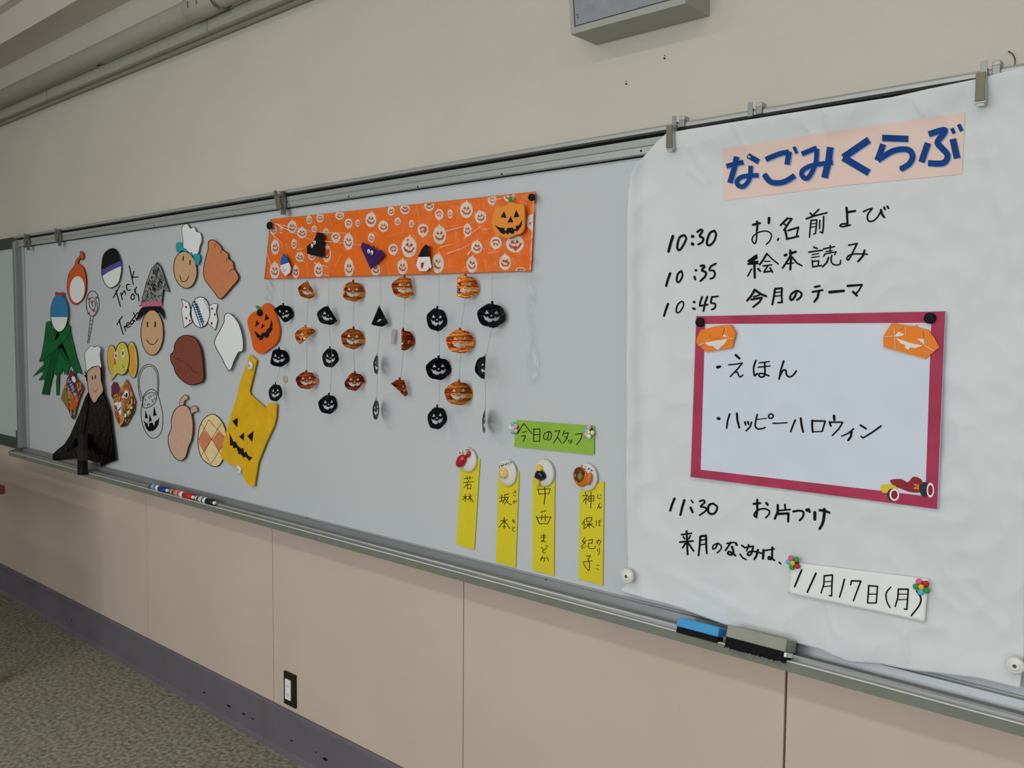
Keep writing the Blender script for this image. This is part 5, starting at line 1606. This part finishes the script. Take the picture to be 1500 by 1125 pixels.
for j in range(nzz):
    for i in (0, nxx):
        a = j * W + i
        fs.append((a, a + W, off + a + W, off + a) if i else (a, off + a, off + a + W, a + W))
bm.free()
mk('crumbling_felt', vs, fs, FELT_K, e2)
box('felt_block', x0 + .001, x1, -.0605, -.032, Z(-.5415), Z(-.5297), FELT_K, e2)
box('clean_corner', x1 - .001, x1 + .003, -.0735, -.045, Z(-.5375), Z(-.5300), M_WHITE, e2, bev=.001)


for e_ in (er, e2):
    piv = Vector((0, -.070, Z(-.541)))
    Rt = Matrix.Rotation(math.radians(19), 3, 'X')
    stack = list(e_.children)
    for ch in stack:
        for v in ch.data.vertices:
            wv = v.co + e_.location
            q = Rt @ Vector((0, wv.y - piv.y, -(wv.z - piv.z)))
            wv.y = piv.y + q.y
            wv.z = piv.z - q.z
            v.co = wv - e_.location


def marker(px0, py0, px1, py1, body, capm, tipm, label):
    a = P(px0, py0, .048)
    b_ = P(px1, py1, .048)
    zc = Z(-.5385)
    a.z = b_.z = zc
    a.y = -.0485
    b_.y = -.0500
    t = thing('whiteboard_marker', label, 'marker', ((a.x + b_.x) / 2, -.047, zc - .008), 'whiteboard markers in the tray')
    ln = b_ - a
    tube('plug', [a, a + ln * .10], .0080, tipm, t, 14)
    tube('barrel', [a + ln * .10, a + ln * .42], .0094, body, t, 16)
    tube('label_band', [a + ln * .42, a + ln * .58], .0096, M_WHITE, t, 16)
    tube('print', [a + ln * .18, a + ln * .36], .0096, mat('pale_print_%s' % label[:4].strip(), (150, 180, 220) if 'blue' in label else (220, 150, 150) if 'red' in label else (210, 212, 214), .4), t, 16)
    tube('cap', [a + ln * .58, a + ln * .94], .0086, capm, t, 16, rs=[.0102, .0094])
    tube('cap_end', [a + ln * .94, a + ln * 1.0], .0055, M_WHITE, t, 12)


M_MB = mat('marker_blue', (28, 60, 130), .35)
M_MR = mat('marker_red', (196, 36, 30), .35)
M_MK = mat('marker_black', (26, 26, 28), .35)
marker(219, 709, 247, 719, M_MB, M_MB, M_GREYP, 'blue whiteboard marker, leftmost of the three in the tray')
marker(252, 719, 285, 729.5, M_MR, M_MR, M_SALM, 'red whiteboard marker, in the middle of the three in the tray')
marker(289, 727, 316, 737, M_MK, M_MK, M_WHITE, 'black whiteboard marker, rightmost of the three in the tray')

# ---------------------------------------------------------------- table at the left edge
M_WOOD = mat('dark_brown_wood', (96, 52, 24), .45, var=.2, scale=12)
tb = thing('wooden_table', 'dark brown wooden table corner at the left edge of the picture', 'table', (-3.9, -.7, 0))
xc, yc, zc = -3.292, -.352, .700
box('table_top', -4.5, xc, -1.0, yc, zc - .030, zc, M_WOOD, tb, bev=.004)
for x in (-4.46, xc - .06):
    for y in (-.96, yc - .08):
        box('leg', x, x + .04, y, y + .04, 0, zc - .030, M_WOOD, tb, bev=.003)
box('apron', -4.42, xc - .06, yc - .085, yc - .067, zc - .085, zc - .030, M_WOOD, tb)
box('apron', -4.42, xc - .06, -.94, -.922, zc - .085, zc - .030, M_WOOD, tb)
